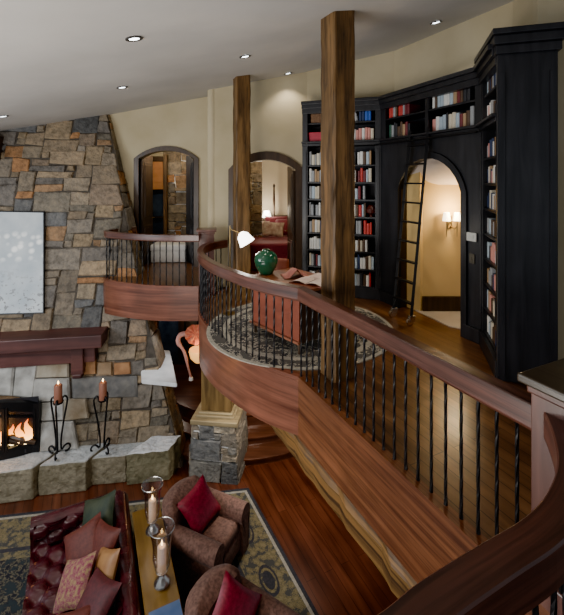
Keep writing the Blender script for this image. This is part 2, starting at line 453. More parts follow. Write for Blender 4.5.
def arch_wall(bm, W, z0, z1, op, th, zb=None, x0=0):
    """wall in local x (x0..W), thickness y 0..th with one arched opening op=(s0,s1,zspring,rise)"""
    s0, s1, zs, rise = op; zb = z0 if zb is None else zb
    ap = arch_pts(s0, s1, zs, rise)
    def slab(quad):
        a = [bm.verts.new((x, 0, z)) for x, z in quad]; b = [bm.verts.new((x, th, z)) for x, z in quad]
        n = len(quad); bm.faces.new(a); bm.faces.new(b[::-1])
        for i in range(n): bm.faces.new((a[i], b[i], b[(i + 1) % n], a[(i + 1) % n]))
    if s0 > x0: slab([(x0, z0), (s0, z0), (s0, z1), (x0, z1)])
    if W > s1: slab([(s1, z0), (W, z0), (W, z1), (s1, z1)])
    for (xa, za), (xb, zb_) in zip(ap, ap[1:]): slab([(xa, za), (xb, zb_), (xb, z1), (xa, z1)])
    return bm

def arch_frame(bm, s0, s1, z0, zs, rise, w, y0, y1):
    """band of width w just outside the arched opening"""
    inn = [(s0, z0), (s0, zs)] + arch_pts(s0, s1, zs, rise)[1:-1] + [(s1, zs), (s1, z0)]
    out = [(s0 - w, z0), (s0 - w, zs)] + arch_pts(s0 - w, s1 + w, zs, rise + w)[1:-1] + [(s1 + w, zs), (s1 + w, z0)]
    def ring(pts, y): return [bm.verts.new((x, y, z)) for x, z in pts]
    a, b, c, d = ring(inn, y0), ring(out, y0), ring(inn, y1), ring(out, y1)
    for i in range(len(inn) - 1):
        for p, q in ((a, b), (b, d), (d, c), (c, a)):
            bm.faces.new((p[i], p[i + 1], q[i + 1], q[i]))
    for k in (0, -1): bm.faces.new((a[k], b[k], d[k], c[k]))
    return bm

STONEPAL = [(.20, .155, .105), (.24, .18, .115), (.26, .195, .12), (.17, .14, .105), (.13, .115, .10), (.28, .17, .09),
            (.33, .165, .07), (.22, .165, .115), (.26, .21, .15), (.10, .10, .10), (.18, .155, .125), (.22, .18, .13), (.20, .16, .11), (.15, .13, .10)]
def stones(bm, W, H, fn, cw=.17, ch=.13, clip=None, rnd=None, thick=(.025, .06), gap=.007, pal=STONEPAL, bigs=((1, 1), (2, 1), (3, 1), (2, 2), (3, 2), (4, 2), (2, 3), (4, 3), (3, 3), (4, 1))):
    """ashlar of irregular blocks over (0..W, 0..H); fn(s,z,out) -> Vector; all in one mesh with a colour per stone"""
    rnd = rnd or random
    col = bm.loops.layers.float_color.get('Col') or bm.loops.layers.float_color.new('Col')
    nx, nz = max(1, round(W / cw)), max(1, round(H / ch)); cw, ch = W / nx, H / nz
    used = [[False] * nx for _ in range(nz)]
    for j in range(nz):
        for i in range(nx):
            if used[j][i]: continue
            opts = list(bigs); rnd.shuffle(opts)
            for w, h in opts + [(1, 1)]:
                if i + w <= nx and j + h <= nz and not any(used[y][x] for y in range(j, j + h) for x in range(i, i + w)): break
            for y in range(j, j + h):
                for x in range(i, i + w): used[y][x] = True
            s0, s1, z0, z1 = i * cw, (i + w) * cw, j * ch, (j + h) * ch
            q = [(s0, z0), (s1, z0), (s1, z1), (s0, z1)]
            if clip:
                q = [(min(s, clip(z)), z) for s, z in q]
                if q[1][0] - q[0][0] < .06 or q[2][0] - q[3][0] < .06: continue
            jt = .026
            q = [(s + rnd.uniform(-jt, jt) * (1 if 0 < s < W - .01 else 0), z + rnd.uniform(-jt, jt)) for s, z in q]
            cx = sum(s for s, z in q) / 4; cz = sum(z for s, z in q) / 4
            # eight-sided outline: corners plus wobbling mid points
            pts = []
            for k in range(4):
                a, b = q[k], q[(k + 1) % 4]
                pts.append(a); t = rnd.uniform(.3, .7)
                pts.append((a[0] + (b[0] - a[0]) * t + rnd.uniform(-.008, .008), a[1] + (b[1] - a[1]) * t + rnd.uniform(-.008, .008)))
            def shrink(d):
                out = []
                for s, z in pts:
                    ds, dz = cx - s, cz - z; hw = (s1 - s0) / 2; hh = (z1 - z0) / 2
                    out.append((s + ds * min(.8, d / max(.03, hw)), z + dz * min(.8, d / max(.03, hh))))
                return out
            th = rnd.uniform(*thick); tl = rnd.uniform(-.012, .012)
            r0 = [bm.verts.new(fn(s, z, -.03)) for s, z in shrink(gap * .8)]
            r1 = [bm.verts.new(fn(s, z, th * .6)) for s, z in shrink(gap)]
            r2 = [bm.verts.new(fn(s, z, th + tl * (1 if s > cx else -1))) for s, z in shrink(gap + .016)]
            c = list(rnd.choice(pal)); g = rnd.uniform(.75, 1.25); c = [min(1, v * g) for v in c]
            fs = []
            for A, Bq in ((r0, r1), (r1, r2)):
                for k in range(8): fs.append(bm.faces.new((A[k], A[(k + 1) % 8], Bq[(k + 1) % 8], Bq[k])))
            fs.append(bm.faces.new(r2))
            for f in fs:
                for lp in f.loops: lp[col] = (*c, 1)
    return bm

def pillow(bm, w, h, t, n=14):
    def f(sgn):
        def g(u, v):
            a, b = 2 * u - 1, 2 * v - 1
            k = max(0, (1 - abs(a) ** 2.6)) ** .55 * max(0, (1 - abs(b) ** 2.6)) ** .55
            pin = 1 - .10 * (1 - abs(a) ** 1.5) * abs(b) ** 4 ; pin2 = 1 - .10 * (1 - abs(b) ** 1.5) * abs(a) ** 4
            return Vector((a * w / 2 * pin2, b * h / 2 * pin, sgn * t / 2 * k))
        return g
    grid(bm, n, n, f(1)); grid(bm, n, n, f(-1))
    bmesh.ops.remove_doubles(bm, verts=bm.verts[:], dist=1e-4)
    return bm

def put_pillow(label, loc, normal, roll, w, h, t, m, group=None):
    bm = pillow(B(), w, h, t); o = obj('throw_pillow', bm, m, None, True)
    z = Vector(normal).normalized(); x = Vector((0, 0, 1)).cross(z); x.normalize(); y = z.cross(x)
    mt = Matrix((x, y, z)).transposed().to_4x4()
    o.matrix_world = Matrix.Translation(loc) @ mt @ Matrix.Rotation(roll, 4, 'Z')
    return tag(o, label, 'pillow', group)

def V2(p): return Vector((p[0], p[1], 0))
def zc(rel): return E + rel                      # eye-relative height to world height
def ceil_z(x, y): return E + 1.19 + .185 * x + .105 * y

# ------------------------------------------------------------------ camera
cam = bpy.data.cameras.new('camera'); co = bpy.data.objects.new('camera', cam); C.objects.link(co)
co.location = (0, 0, E); co.rotation_euler = (PI / 2, 0, 0)
cam.sensor_fit = 'VERTICAL'; cam.sensor_height = 24; cam.lens = 24 * F / 615
cam.shift_x = 0; cam.shift_y = (180 - 307.5) / 615
cam.clip_start = .05
bpy.context.scene.camera = co

# ------------------------------------------------------------------ plan of the upper railing
RV = Vector((.483, -1, 0)).normalized()          # along the straight rail, towards the camera
RU = Vector((1, .483, 0)).normalized()           # square to it, into the library
corner = Vector((.2, 4.18, 0))
newel_in = Vector((1.245, 2.02, 0))
curve = catmull([(.2, 4.18, 0), (-.13, 4.43, 0), (-.4, 4.71, 0), (-.65, 5.03, 0), (-.88, 5.37, 0), (-1.1, 5.78, 0),
                 (-1.26, 6.2, 0), (-1.34, 6.62, 0), (-1.33, 7.0, 0), (-1.22, 7.3, 0), (-1.05, 7.5, 0)], 6)
balc = catmull([(-3.02, 8.25, 0), (-3.27, 7.95, 0), (-3.34, 7.6, 0), (-3.05, 7.36, 0), (-2.55, 7.15, 0), (-2.05, 7.03, 0), (-1.45, 7.0, 0)], 6)
BF = UF + .2                                      # balcony floor level
near = catmull([(1.34, 1.97, 0), (1.30, 1.86, 0), (1.247, 1.74, 0), (1.17, 1.60, 0), (1.08, 1.483, 0), (.952, 1.362, 0), (.81, 1.269, 0), (.632, 1.182, 0),
                (.412, 1.07, 0), (.26, .978, 0), (-.02, .85, 0), (-.4, .76, 0), (-.8, .72, 0)], 5)

# ------------------------------------------------------------------ structure: floors
bm = B(); prism(bm, [(-8, 2.0), (-8, 12.5), (4, 12.5), (4, -1.5), (-4, -1.5)], -.1, 0)
struct('floor', bm, M['lfloor'])
def off(path, d):
    out = []
    for i, p in enumerate(path):
        t = (path[min(i + 1, len(path) - 1)] - path[max(i - 1, 0)]).normalized()
        out.append(p + Vector((t.y, -t.x, 0)) * d)
    return out
inner = [p for p in off(curve, .03)]
poly = [(newel_in.x + .6 * RV.x, newel_in.y + .6 * RV.y)] + [(p.x, p.y) for p in inner] + [(-1.05, 7.75), (-1.3, 7.9), (-1.3, 12), (6, 12), (6, 1.0)]
bm = B(); prism(bm, poly, UF - .35, UF); struct('floor', bm, M['ufloor'])
# landing behind the near railing
nin = off(near, -.04)
bm = B(); prism(bm, [(p.x, p.y) for p in nin] + [(-.8, -1.2), (3.2, -1.2), (3.2, 1.9)], UF - .3, UF - .001); struct('floor', bm, M['ufloor'])
# balcony floor and the room beyond it
bm = B(); prism(bm, [(p.x, p.y) for p in off(balc, .02)] + [(-1.45, 8.7), (-1.45, 12), (-5, 12), (-5, 8.62), (-3.3, 8.62)], BF - .3, BF - .002); struct('floor', bm, M['ufloor'])

# fascias
def fascia(name, path, ztop, h0, h1, m, th=.05, lip=.02):
    bm = B()
    prof = [(-.035, ztop), (-.035, ztop - .04), (-.02, ztop - .055), (-.02, ztop - .5), (th, ztop - .5), (th, ztop)]
    def mod(t, pr):
        d = h0 + (h1 - h0) * t
        return [(o, z if z > ztop - .3 else ztop - d) for o, z in pr]
    sweep(bm, path, prof, mod)
    return struct(name, bm, m, True)
fascia('trim_1', curve, UF + .01, .62, .9, M['fascia'])
fascia('trim_2', balc, BF + .01, .66, .6, M['fascia'])
# straight stringer board and the rough beam below it
st_path = [corner + (newel_in + RV * .9 - corner) * (i / 12) for i in range(13)]
st_path = [p - RU * 0 for p in st_path]
bm = B(); sweep(bm, [p for p in st_path], [(.035, UF + .01), (.035, UF - .62), (-.05, UF - .62), (-.05, UF + .01)]); struct('trim_3', bm, M['string'])
bp0 = corner - RV * 2.2 + RU * .05
random.seed(3)
bpath = [bp0 + RV * (i * .14) for i in range(42)]
wob = [random.uniform(-.02, .02) for _ in range(42)]
bm = B()
def bmod(t, pr):
    k = wob[min(41, int(t * 41))]
    return [(o + (k if j in (1, 2) else 0), z + (k if z < UF - .9 else 0)) for j, (o, z) in enumerate(pr)]
sweep(bm, bpath, [(.05, UF - .60), (.09, UF - .70), (.085, UF - .88), (.02, UF - .96), (-.22, UF - .96), (-.22, UF - .60)], bmod)
struct('trim_4', bm, M['beam'], False)

# ------------------------------------------------------------------ railings
def handrail_bm(path, top, w=.10, h=.14):
    hw = w / 2
    prof = [(-hw, top - .006), (-hw + .006, top), (hw - .006, top), (hw, top - .006), (hw, top - h + .02), (hw - .012, top - h), (-hw + .012, top - h), (-hw, top - h + .02)]
    return sweep(B(), path, prof)

bal_mesh = {}
def baluster_mesh(h):
    k = round(h, 3)
    if k not in bal_mesh:
        bm = B(); n = 22
        pts = [(0, 0, h * i / n) for i in range(n + 1)]
        tube(bm, pts, [.0135 if i in (0, n) else .0105 for i in range(n + 1)], 5, True, .35)
        me = bpy.data.meshes.new('baluster'); bmesh.ops.recalc_face_normals(bm, faces=bm.faces[:]); bm.to_mesh(me); bm.free()
        me.materials.append(M['iron']); bal_mesh[k] = me
    return bal_mesh[k]

def railing(label, path, floor, top, step=.115, w=.10, h=.14, ends=(True, True)):
    root = thing('stair_railing', label, 'railing', (path[0].x, path[0].y, floor))
    o = obj('handrail', handrail_bm([p - Vector((path[0].x, path[0].y, 0)) for p in path], top - floor, w, h), M['rail'], root, False)
    pts, L = resample(path, step)
    if not ends[0]: pts = pts[1:]
    if not ends[1]: pts = pts[:-1]
    me = baluster_mesh(top - h - floor + .005)
    for p in pts:
        b = bpy.data.objects.new('baluster', me); C.objects.link(b); b.parent = root
        b.location = (p.x - path[0].x, p.y - path[0].y, .0); b.rotation_euler = (0, 0, random.uniform(0, 1.5))
    return root
RT = UF + .94
st_rail = [corner + (newel_in + RV * .03 + RU * .04 - corner) * (i / 8) for i in range(9)]
railing('curved mahogany railing with black iron balusters sweeping round the library rug', curve, UF + .01, RT, .118, ends=(True, False))
railing('straight mahogany railing with black iron balusters between curved railing and newel post', st_rail, UF + .01, RT, .118, ends=(False, False))
railing('dark curving railing in the foreground beside the newel post', near, UF, RT, .115, .115, .15, ends=(False, True))
railing('rounded railing of the small balcony beside the stone chimney', balc, BF + .01, BF + .90, .118, .09, .12, ends=(True, False))

def newel(label, c, ang, w, h, m1, m2):
    root = thing('newel_post', label, 'post', c, ang)
    bm = B(); box(bm, (0, 0, h / 2), (w, w, h), bev=.006); box(bm, (0, 0, .07), (w + .04, w + .04, .14), bev=.008); box(bm, (0, 0, h - .03), (w + .03, w + .03, .05), bev=.012)
    obj('shaft', bm, m1, root)
    bm = B(); box(bm, (0, 0, h + .012), (w + .09, w + .09, .045), bev=.012)
    obj('cap', bm, m2, root, False)
    return root
ang = math.atan2(RV.y, RV.x)
nc = newel_in + RV * .19 + RU * .155
newel('thick mahogany newel post with dark cap at the right edge', (nc.x, nc.y, UF), ang, .34, 1.055, M['newel'], M['neweltop'])
newel('mahogany newel post between small balcony and curved railing', (-1.375, 7.3, UF + .0), .15, .27, 1.14, M['newel'], M['newel'])

# ------------------------------------------------------------------ ceiling and downlights
bm = B()
q = [(-8, -2), (6, -2), (6, 12), (-8, 12)]
a = [bm.verts.new((x, y, ceil_z(x, y))) for x, y in q]; b = [bm.verts.new((x, y, ceil_z(x, y) + .2)) for x, y in q]
bm.faces.new(a); bm.faces.new(b[::-1])
for i in range(4): bm.faces.new((a[i], b[i], b[(i + 1) % 4], a[(i + 1) % 4]))
struct('ceiling', bm, M['ceil'])
cn = Vector((-.185, -.105, 1)).normalized()
crot = Vector((0, 0, 1)).rotation_difference(cn).to_matrix().to_4x4()
DL = [(134, 38, 'recessed ceiling light highest at left above the stone chimney'), (122, 87, 'small recessed ceiling light just above the stone chimney top'),
      (245, 56, 'recessed ceiling light just above the rear timber column'), (288, 73, 'faint recessed ceiling light between the two timber columns'),
      (436, 22, 'recessed ceiling light above the archway bookcase'), (3, 116, 'recessed ceiling light at the left edge of the ceiling')]
dl_pos = []
for k, (px, py, lab) in enumerate(DL):
    d = Vector(((px - 282) / F, 1, (180 - py) / F)); t = 1.19 / (d.z - .185 * d.x - .105 * d.y)
    p = Vector((0, 0, E)) + d * t; dl_pos.append(p)
    root = thing('recessed_light', lab, 'light', p, 0, 'recessed ceiling lights'); root.rotation_euler = crot.to_euler()
    obj('trim_ring', lathe(B(), [(.052, -.004), (.08, -.004), (.08, -.012), (.052, -.014), (.045, -.002)]), M['spotring'], root, True)
    obj('lens', lathe(B(), [(0, -.008), (.048, -.008), (.048, -.002), (0, -.002)]), M['spot'], root)

# ------------------------------------------------------------------ stone chimney wall
LEAN = .28
def wallY(x, z): return 7.0 + .168 * (x + 2.9) + LEAN * (z - zc(-4.6))
wn = Vector((.168, -1, LEAN)).normalized()
def edge_x(z):
    P = [(0, -1.75), (2.2, -2.5), (4.2, -3.12), (6.6, -3.76)]
    for (z0, x0), (z1, x1) in zip(P, P[1:]):
        if z <= z1 or z1 == 6.6: return x0 + (x1 - x0) * (z - z0) / (z1 - z0)
X0 = -7.2
def wfn(s, z, o): return Vector((X0 + s, wallY(X0 + s, z), z)) + wn * o
bm = B(); rs = random.Random(11)
stones(bm, 5.5, 6.7, wfn, .165, .135, clip=lambda z: edge_x(z) - X0, rnd=rs)
struct('wall_left', bm, M['stone'], label='battered rubble stone chimney wall with irregular brown and grey blocks')
bm = B(); n = 12
front = [wfn(0, z, .012) for z in (0, 6.7)]
L_ = [wfn(0, 6.7 * i / n, .014) for i in range(n + 1)]; R_ = [Vector((edge_x(6.7 * i / n) + .0, wallY(edge_x(6.7 * i / n), 6.7 * i / n), 6.7 * i / n)) + wn * .014 for i in range(n + 1)]
back = [Vector((p.x - .06, p.y + .55, p.z)) for p in R_]
vl = [bm.verts.new(p) for p in L_]; vr = [bm.verts.new(p) for p in R_]; vb = [bm.verts.new(p) for p in back]
for i in range(n):
    bm.faces.new((vl[i], vr[i], vr[i + 1], vl[i + 1])); bm.faces.new((vr[i], vb[i], vb[i + 1], vr[i + 1]))
struct('wall_left', bm, M['mortar'])
# stones on the short return face of the chimney
def rfn(s, z, o):
    x = edge_x(z); return Vector((x - .06 * s + o, wallY(x, z) + s, z))
bm = B(); stones(bm, .5, 6.6, rfn, .17, .15, rnd=random.Random(5), thick=(.01, .03))
struct('wall_left', bm, M['stone'])

# ------------------------------------------------------------------ hearth and fireplace
HL = 'hearth blocks'
def block(label, pts, z, m, seed):
    """thick hewn stone with a rough outline"""
    r = random.Random(seed); bm = B(); n = 4
    prism(bm, pts, 0, z)
    bmesh.ops.subdivide_edges(bm, edges=bm.edges[:], cuts=4, use_grid_fill=True)
    bmesh.ops.triangulate(bm, faces=[f for f in bm.faces if len(f.verts) > 4])
    for v in bm.verts:
        if v.co.z > .01: v.co += Vector((r.uniform(-.011, .011), r.uniform(-.011, .011), r.uniform(-.007, .007)))
    bmesh.ops.bevel(bm, geom=[e for e in bm.edges if e.calc_face_angle(0) > .9], offset=.012, segments=1, affect='EDGES')
    o = obj('hearth_stone', bm, m)
    return tag(o, label, 'stone', HL)
def hx(px, d): return (px - 282) / F * d
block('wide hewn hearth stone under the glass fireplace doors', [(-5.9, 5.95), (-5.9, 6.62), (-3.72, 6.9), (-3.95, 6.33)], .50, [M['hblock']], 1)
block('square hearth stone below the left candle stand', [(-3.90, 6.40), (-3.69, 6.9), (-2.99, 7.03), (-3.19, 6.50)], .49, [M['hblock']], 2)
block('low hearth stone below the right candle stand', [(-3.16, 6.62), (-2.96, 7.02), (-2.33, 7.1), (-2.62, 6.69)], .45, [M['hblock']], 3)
block('hearth stone with light-painted top at the right end of the hearth', [(-2.58, 6.62), (-2.31, 7.1), (-1.80, 7.12), (-1.90, 6.74)], .52, [M['hblockw']], 4)

# surround: larger dressed stones around the firebox
root = thing('fireplace_surround', 'large grey dressed stones stacked around the arched firebox', 'fireplace surround', (0, 0, 0))
def wall_block(px_poly, out, m, seed, name='dressed_stone'):
    r = random.Random(seed); bm = B()
    def hit(px, py):
        d = Vector(((px - 282) / F, 1, (180 - py) / F))
        # wall: y = 7 + .168(x+2.9) + LEAN(z-zc(-4.6))  with z = E + dz
        t = (7 + .168 * 2.9 + LEAN * 4.6 - out) / (1 - .168 * d.x - LEAN * d.z)
        return Vector((0, 0, E)) + d * t
    f = [hit(*p) for p in px_poly]; bk = [p - wn * (out + .02) for p in f]
    c = sum(f, Vector()) / len(f); f2 = [p.lerp(c, .09) + wn * .025 for p in f]
    va = [bm.verts.new(p) for p in bk]; vb = [bm.verts.new(p) for p in f]; vc = [bm.verts.new(p) for p in f2]
    k = len(f)
    for A, D in ((va, vb), (vb, vc)):
        for i in range(k): bm.faces.new((A[i], A[(i + 1) % k], D[(i + 1) % k], D[i]))
    bm.faces.new(vc); bm.faces.new(va[::-1])
    return obj(name, bm, m, root)
SB = [((-30, 364), (15, 363), (12, 396), (-30, 394)), ((16, 364), (38, 361), (33, 399), (13, 396)), ((38, 360), (69, 359), (69, 377), (36, 378)),
      ((34, 379), (69, 378), (70, 400), (40, 402), (32, 398)), ((40, 403), (64, 401), (64, 420), (41, 421)), ((64, 399), (86, 399), (89, 418), (64, 421)),
      ((40, 422), (73, 421), (78, 449), (40, 452)), ((71, 377), (137, 376), (138, 397), (72, 399)), ((83, 359), (96, 358), (96, 374), (82, 375)), ((98, 362), (112, 362), (112, 375), (98, 375)), ((114, 363), (130, 362), (131, 374), (114, 375))]
for i, p in enumerate(SB):
    wall_block(p, .12 if i < 7 else .065, [M['hearth'], M['hearth'], M['hearthwarm'], M['hearth'], M['hearth'], M['hearthwarm'], M['hearth'], M['stonegrey'], M['stoneorange'], M['stonetan'], M['stoneorange']][i], i)

# bow-fronted firebox with glass doors
root = thing('fireplace_insert', 'black iron bow-fronted fireplace with glass doors and burning logs', 'fireplace', (-4.76, 6.70, .505), math.atan2(.168, 1))
NB = 12; HW = .66
def bow(t): return -.04 - .17 * math.cos((t - .5) * PI * .96)       # local y of the bow
def bx_(t): return -HW + 2 * HW * t
bm = B()
def band(z0a, z0b, z1a, z1b, o=0, th=.05):
    pass
topz = lambda t: .80 + .15 * math.sin(PI * t)
path = [Vector((bx_(i / 24), bow(i / 24), 0)) for i in range(25)]
for i in range(24):
    t0, t1 = i / 24, (i + 1) / 24
    for zf0, zf1, dy in ((lambda t: 0, lambda t: .15, -.03), (lambda t: topz(t) - .15, topz, -.03)):
        a = [Vector((bx_(t0), bow(t0) + dy, zf0(t0))), Vector((bx_(t1), bow(t1) + dy, zf0(t1))), Vector((bx_(t1), bow(t1) + dy, zf1(t1))), Vector((bx_(t0), bow(t0) + dy, zf1(t0)))]
        v1 = [bm.verts.new(p) for p in a]; v2 = [bm.verts.new(p + Vector((0, .07, 0))) for p in a]
        bm.faces.new(v1); bm.faces.new(v2[::-1])
        for k in range(4): bm.faces.new((v1[k], v2[k], v2[(k + 1) % 4], v1[(k + 1) % 4]))
for t in (0.02, .98):
    box(bm, (bx_(t), bow(t), topz(t) / 2), (.09, .10, topz(t)))
obj('frame', bm, M['iron'], root)
bm = B()
for k in range(2): pass
for i in range(24):
    t0, t1 = i / 24, (i + 1) / 24
    z0, z1 = .13, lambda t: topz(t) - .1
    a = [bm.verts.new((bx_(t), bow(t) + .015, z)) for t, z in ((t0, .13), (t1, .13), (t1, z1(t1)), (t0, z1(t0)))]
    bm.faces.new(a)
obj('glass_panel', bm, M['glass'], root)
for ta, tb in ((.03, .34), (.345, .655), (.66, .97)):
    bm = B()
    for t in (ta + .012, tb - .012): box(bm, (bx_(t), bow(t) - .02, (.13 + topz(t) - .1) / 2), (.045, .05, topz(t) - .22))
    tm = (ta + tb) / 2
    for i in range(8):
        u0 = ta + (tb - ta) * i / 8; u1 = ta + (tb - ta) * (i + 1) / 8; um = (u0 + u1) / 2
        L = math.hypot(bx_(u1) - bx_(u0), bow(u1) - bow(u0)); aa = math.atan2(bow(u1) - bow(u0), bx_(u1) - bx_(u0))
        for zz in (.155, topz(um) - .23): box(bm, (bx_(um), bow(um) - .02, zz), (L * 1.05, .045, .03), rz=aa)
    d = obj('door', bm, M['iron'], root)
bm = B(); box(bm, (0, -.055, .45), (1.3, .02, .9)); box(bm, (0, -.10, .06), (1.0, .10, .06)); obj('firebox', bm, M['darkback'], root)
for k, (x, y, a) in enumerate(((-.2, -.1, .2), (.25, -.08, -.25), (.0, -.12, .05), (.42, -.05, .3))):
    bm = B(); c, s = math.cos(a), math.sin(a)
    tube(bm, [(x - .22 * c, -.13, .17 + .05 * k), (x, -.15, .20 + .06 * (k % 2)), (x + .22 * c, -.13, .18)], [.04, .05, .04], 9); obj('log', bm, M['archwood'], root)
r9 = random.Random(4)
for k in range(9):
    x = -.5 + k * .125; h = r9.uniform(.22, .42) * (1.25 if k in (3, 6, 7) else 1)
    bm = B(); ph = r9.uniform(0, 6)
    tube(bm, [(x + .03 * math.sin(ph + j * 1.3), -.12 + .005 * j, .17 + h * j / 6) for j in range(7)], [.035, .07, .065, .055, .04, .022, .004], 8)
    obj('flame', bm, M['fire'], root, True)

# mantel
root = thing('mantel_beam', 'dark reddish timber mantel shelf on the stone chimney', 'mantel', (-3.34, 7.08, 1.95), math.atan2(.168, 1))
def mbox(bm, x0, x1, y0, y1, z0, z1, bev=.012): box(bm, ((x0 + x1) / 2, (y0 + y1) / 2, (z0 + z1) / 2), (x1 - x0, y1 - y0, z1 - z0), bev=bev)
bm = B(); mbox(bm, -2.9, .17, -.13, .42, .18, .40); obj('shelf_beam', bm, M['mantel'], root)
bm = B(); mbox(bm, -2.9, .02, .02, .42, -.12, .18); obj('under_beam', bm, M['mantel'], root)
bm = B(); mbox(bm, -.36, -.16, -.04, .4, -.30, .18); box(bm, (-.26, .1, -.33), (.16, .3, .08), bev=.02); obj('corbel', bm, M['mantel'], root)

# painting flat against the leaning chimney
def wall_hit(px, py, out):
    d = Vector(((px - 282) / F, 1, (180 - py) / F))
    return Vector((0, 0, E)) + d * ((7 + .168 * 2.9 + LEAN * 4.6 - out) / (1 - .168 * d.x - LEAN * d.z))
pr = thing('framed_painting', 'pale grey painting of white blossoms hung on the stone chimney', 'painting', (-5.2, wallY(-5.2, 2.56) - .1, 2.5))
pc = [wall_hit(-44, 315, .11), wall_hit(43, 312.5, .11), wall_hit(43.5, 212.5, .11), wall_hit(-44, 211, .11)]
pc = [p - pr.location for p in pc]
bm = B(); a = [bm.verts.new(p) for p in pc]; b = [bm.verts.new(p - wn * .04) for p in pc]; bm.faces.new(a); bm.faces.new(b[::-1])
for i in range(4): bm.faces.new((a[i], b[i], b[(i + 1) % 4], a[(i + 1) % 4]))
obj('canvas', bm, M['painting'], pr)
bm = B(); c = sum(pc, Vector()) / 4
o4 = [p + (p - c).normalized() * .022 + wn * .006 for p in pc]; i4 = [p - (p - c).normalized() * .006 + wn * .006 for p in pc]
rg = [[bm.verts.new(p) for p in L] for L in (i4, o4, [p - wn * .05 for p in o4])]
for A, D in zip(rg, rg[1:]):
    for i in range(4): bm.faces.new((A[i], A[(i + 1) % 4], D[(i + 1) % 4], D[i]))
obj('frame', bm, M['iron'], pr)

# beam end at the far left
bm = B(); box(bm, (-5.95, 8.05, E + .62), (.75, .9, .5), bev=.02); tag(obj('ceiling_beam', bm, M['archwood']), 'dark timber beam end under the ceiling at the left edge', 'beam')

# candle stands with candles
def scroll(a0, cx, cz, r0, turns, n=26, sgn=1):
    return [(cx + sgn * (r0 * (1 - .72 * i / n)) * math.cos(a0 + turns * 2 * PI * i / n), cz + (r0 * (1 - .72 * i / n)) * math.sin(a0 + turns * 2 * PI * i / n)) for i in range(n + 1)]
def candle_stand(label, clabel, loc, rot):
    root = thing('candle_stand', label, 'candle stand', loc, rot, 'candle stands on the hearth')
    for k in range(3):
        a = 2 * PI * k / 3 + .5
        prof = [(.0 + .13 + .055 * math.cos(2.6 - i * .42), .075 + .055 * math.sin(2.6 - i * .42) + .0) for i in range(12)][::-1]
        pl = prof + [(.05, .08), (.045, .25), (.085, .55), (.135, .82), (.135, .91), (.10, .95), (.065, .92), (.07, .87)]
        pts = catmull([(r * math.cos(a), r * math.sin(a), z) for r, z in pl], 3)
        obj('scroll_leg', tube(B(), pts, .015, 6), M['iron'], root, True)
    bm = lathe(B(), [(0, .86), (.075, .865), (.08, .885), (.0, .885)]); obj('drip_pan', bm, M['iron'], root)
    c = thing('candle', clabel, 'candle', (loc[0], loc[1], loc[2] + .887), 0, 'candles on iron stands')
    obj('wax', lathe(B(), [(0, 0), (.062, 0), (.062, .27), (.05, .285), (0, .275)]), M['waxred'], c, True)
    obj('flame', lathe(B(), [(0, .29), (.014, .305), (.010, .33), (0, .355)], seg=10), M['flame'], c, True)
candle_stand('scrolled iron candle stand nearer the fireplace doors', 'lit rust candle on the stand nearer the fireplace', (-3.71, 6.63, .496), .3)
candle_stand('scrolled iron candle stand right of the other, further from the fire', 'lit rust candle on the stand further from the fire', (-3.04, 6.79, .455), .9)

# pale slab ledge at the chimney's right edge
bm = B(); prism(bm, [(-2.45, 6.98), (-1.80, 6.86), (-2.3, 8.2), (-2.95, 8.3)], 1.50, 1.57)
bmesh.ops.bevel(bm, geom=bm.edges[:], offset=.012, segments=2, affect='EDGES')
tag(obj('stone_ledge', bm, M['slab']), 'bright white stone slab ledge jutting from the chimney below the balcony', 'ledge')

# ------------------------------------------------------------------ timber columns and the stone pedestal
def column(label, c, ang, w, z0, z1, seed):
    r = random.Random(seed); bm = B(); n = 26
    rings = []
    for i in range(n + 1):
        z = z0 + (z1 - z0) * i / n; ring = []
        for k in range(8):
            a, b = [(-1, -.86), (-.86, -1), (.86, -1), (1, -.86), (1, .86), (.86, 1), (-.86, 1), (-1, .86)][k]
            jx, jy = r.uniform(-.006, .006), r.uniform(-.006, .006)
            ring.append(bm.verts.new((a * w / 2 + jx, b * w / 2 + jy, z - z0)))
        rings.append(ring)
    for i in range(n):
        for k in range(8): bm.faces.new((rings[i][k], rings[i][(k + 1) % 8], rings[i + 1][(k + 1) % 8], rings[i + 1][k]))
    bm.faces.new(rings[0][::-1]); bm.faces.new(rings[-1])
    o = obj('timber_column', bm, M['col']); o.location = (c[0], c[1], z0); o.rotation_euler = (0, 0, ang)
    return tag(o, label, 'column')
ca = math.atan2(.43, .9)
cc = Vector((.525, 4.05, 0)) + Vector((.9, .43, 0)).normalized() * .135 + Vector((-.43, .9, 0)).normalized() * .135
column('thick rough-hewn timber column nearest, in front of the tall bookcase', cc, ca, .27, UF, ceil_z(cc.x, cc.y) + .02, 1)
c2 = Vector((-.70, 6.95, 0))
column('slimmer rough timber column further back beside the bedroom arch', c2, .35, .255, UF, ceil_z(c2.x, c2.y) + .02, 2)

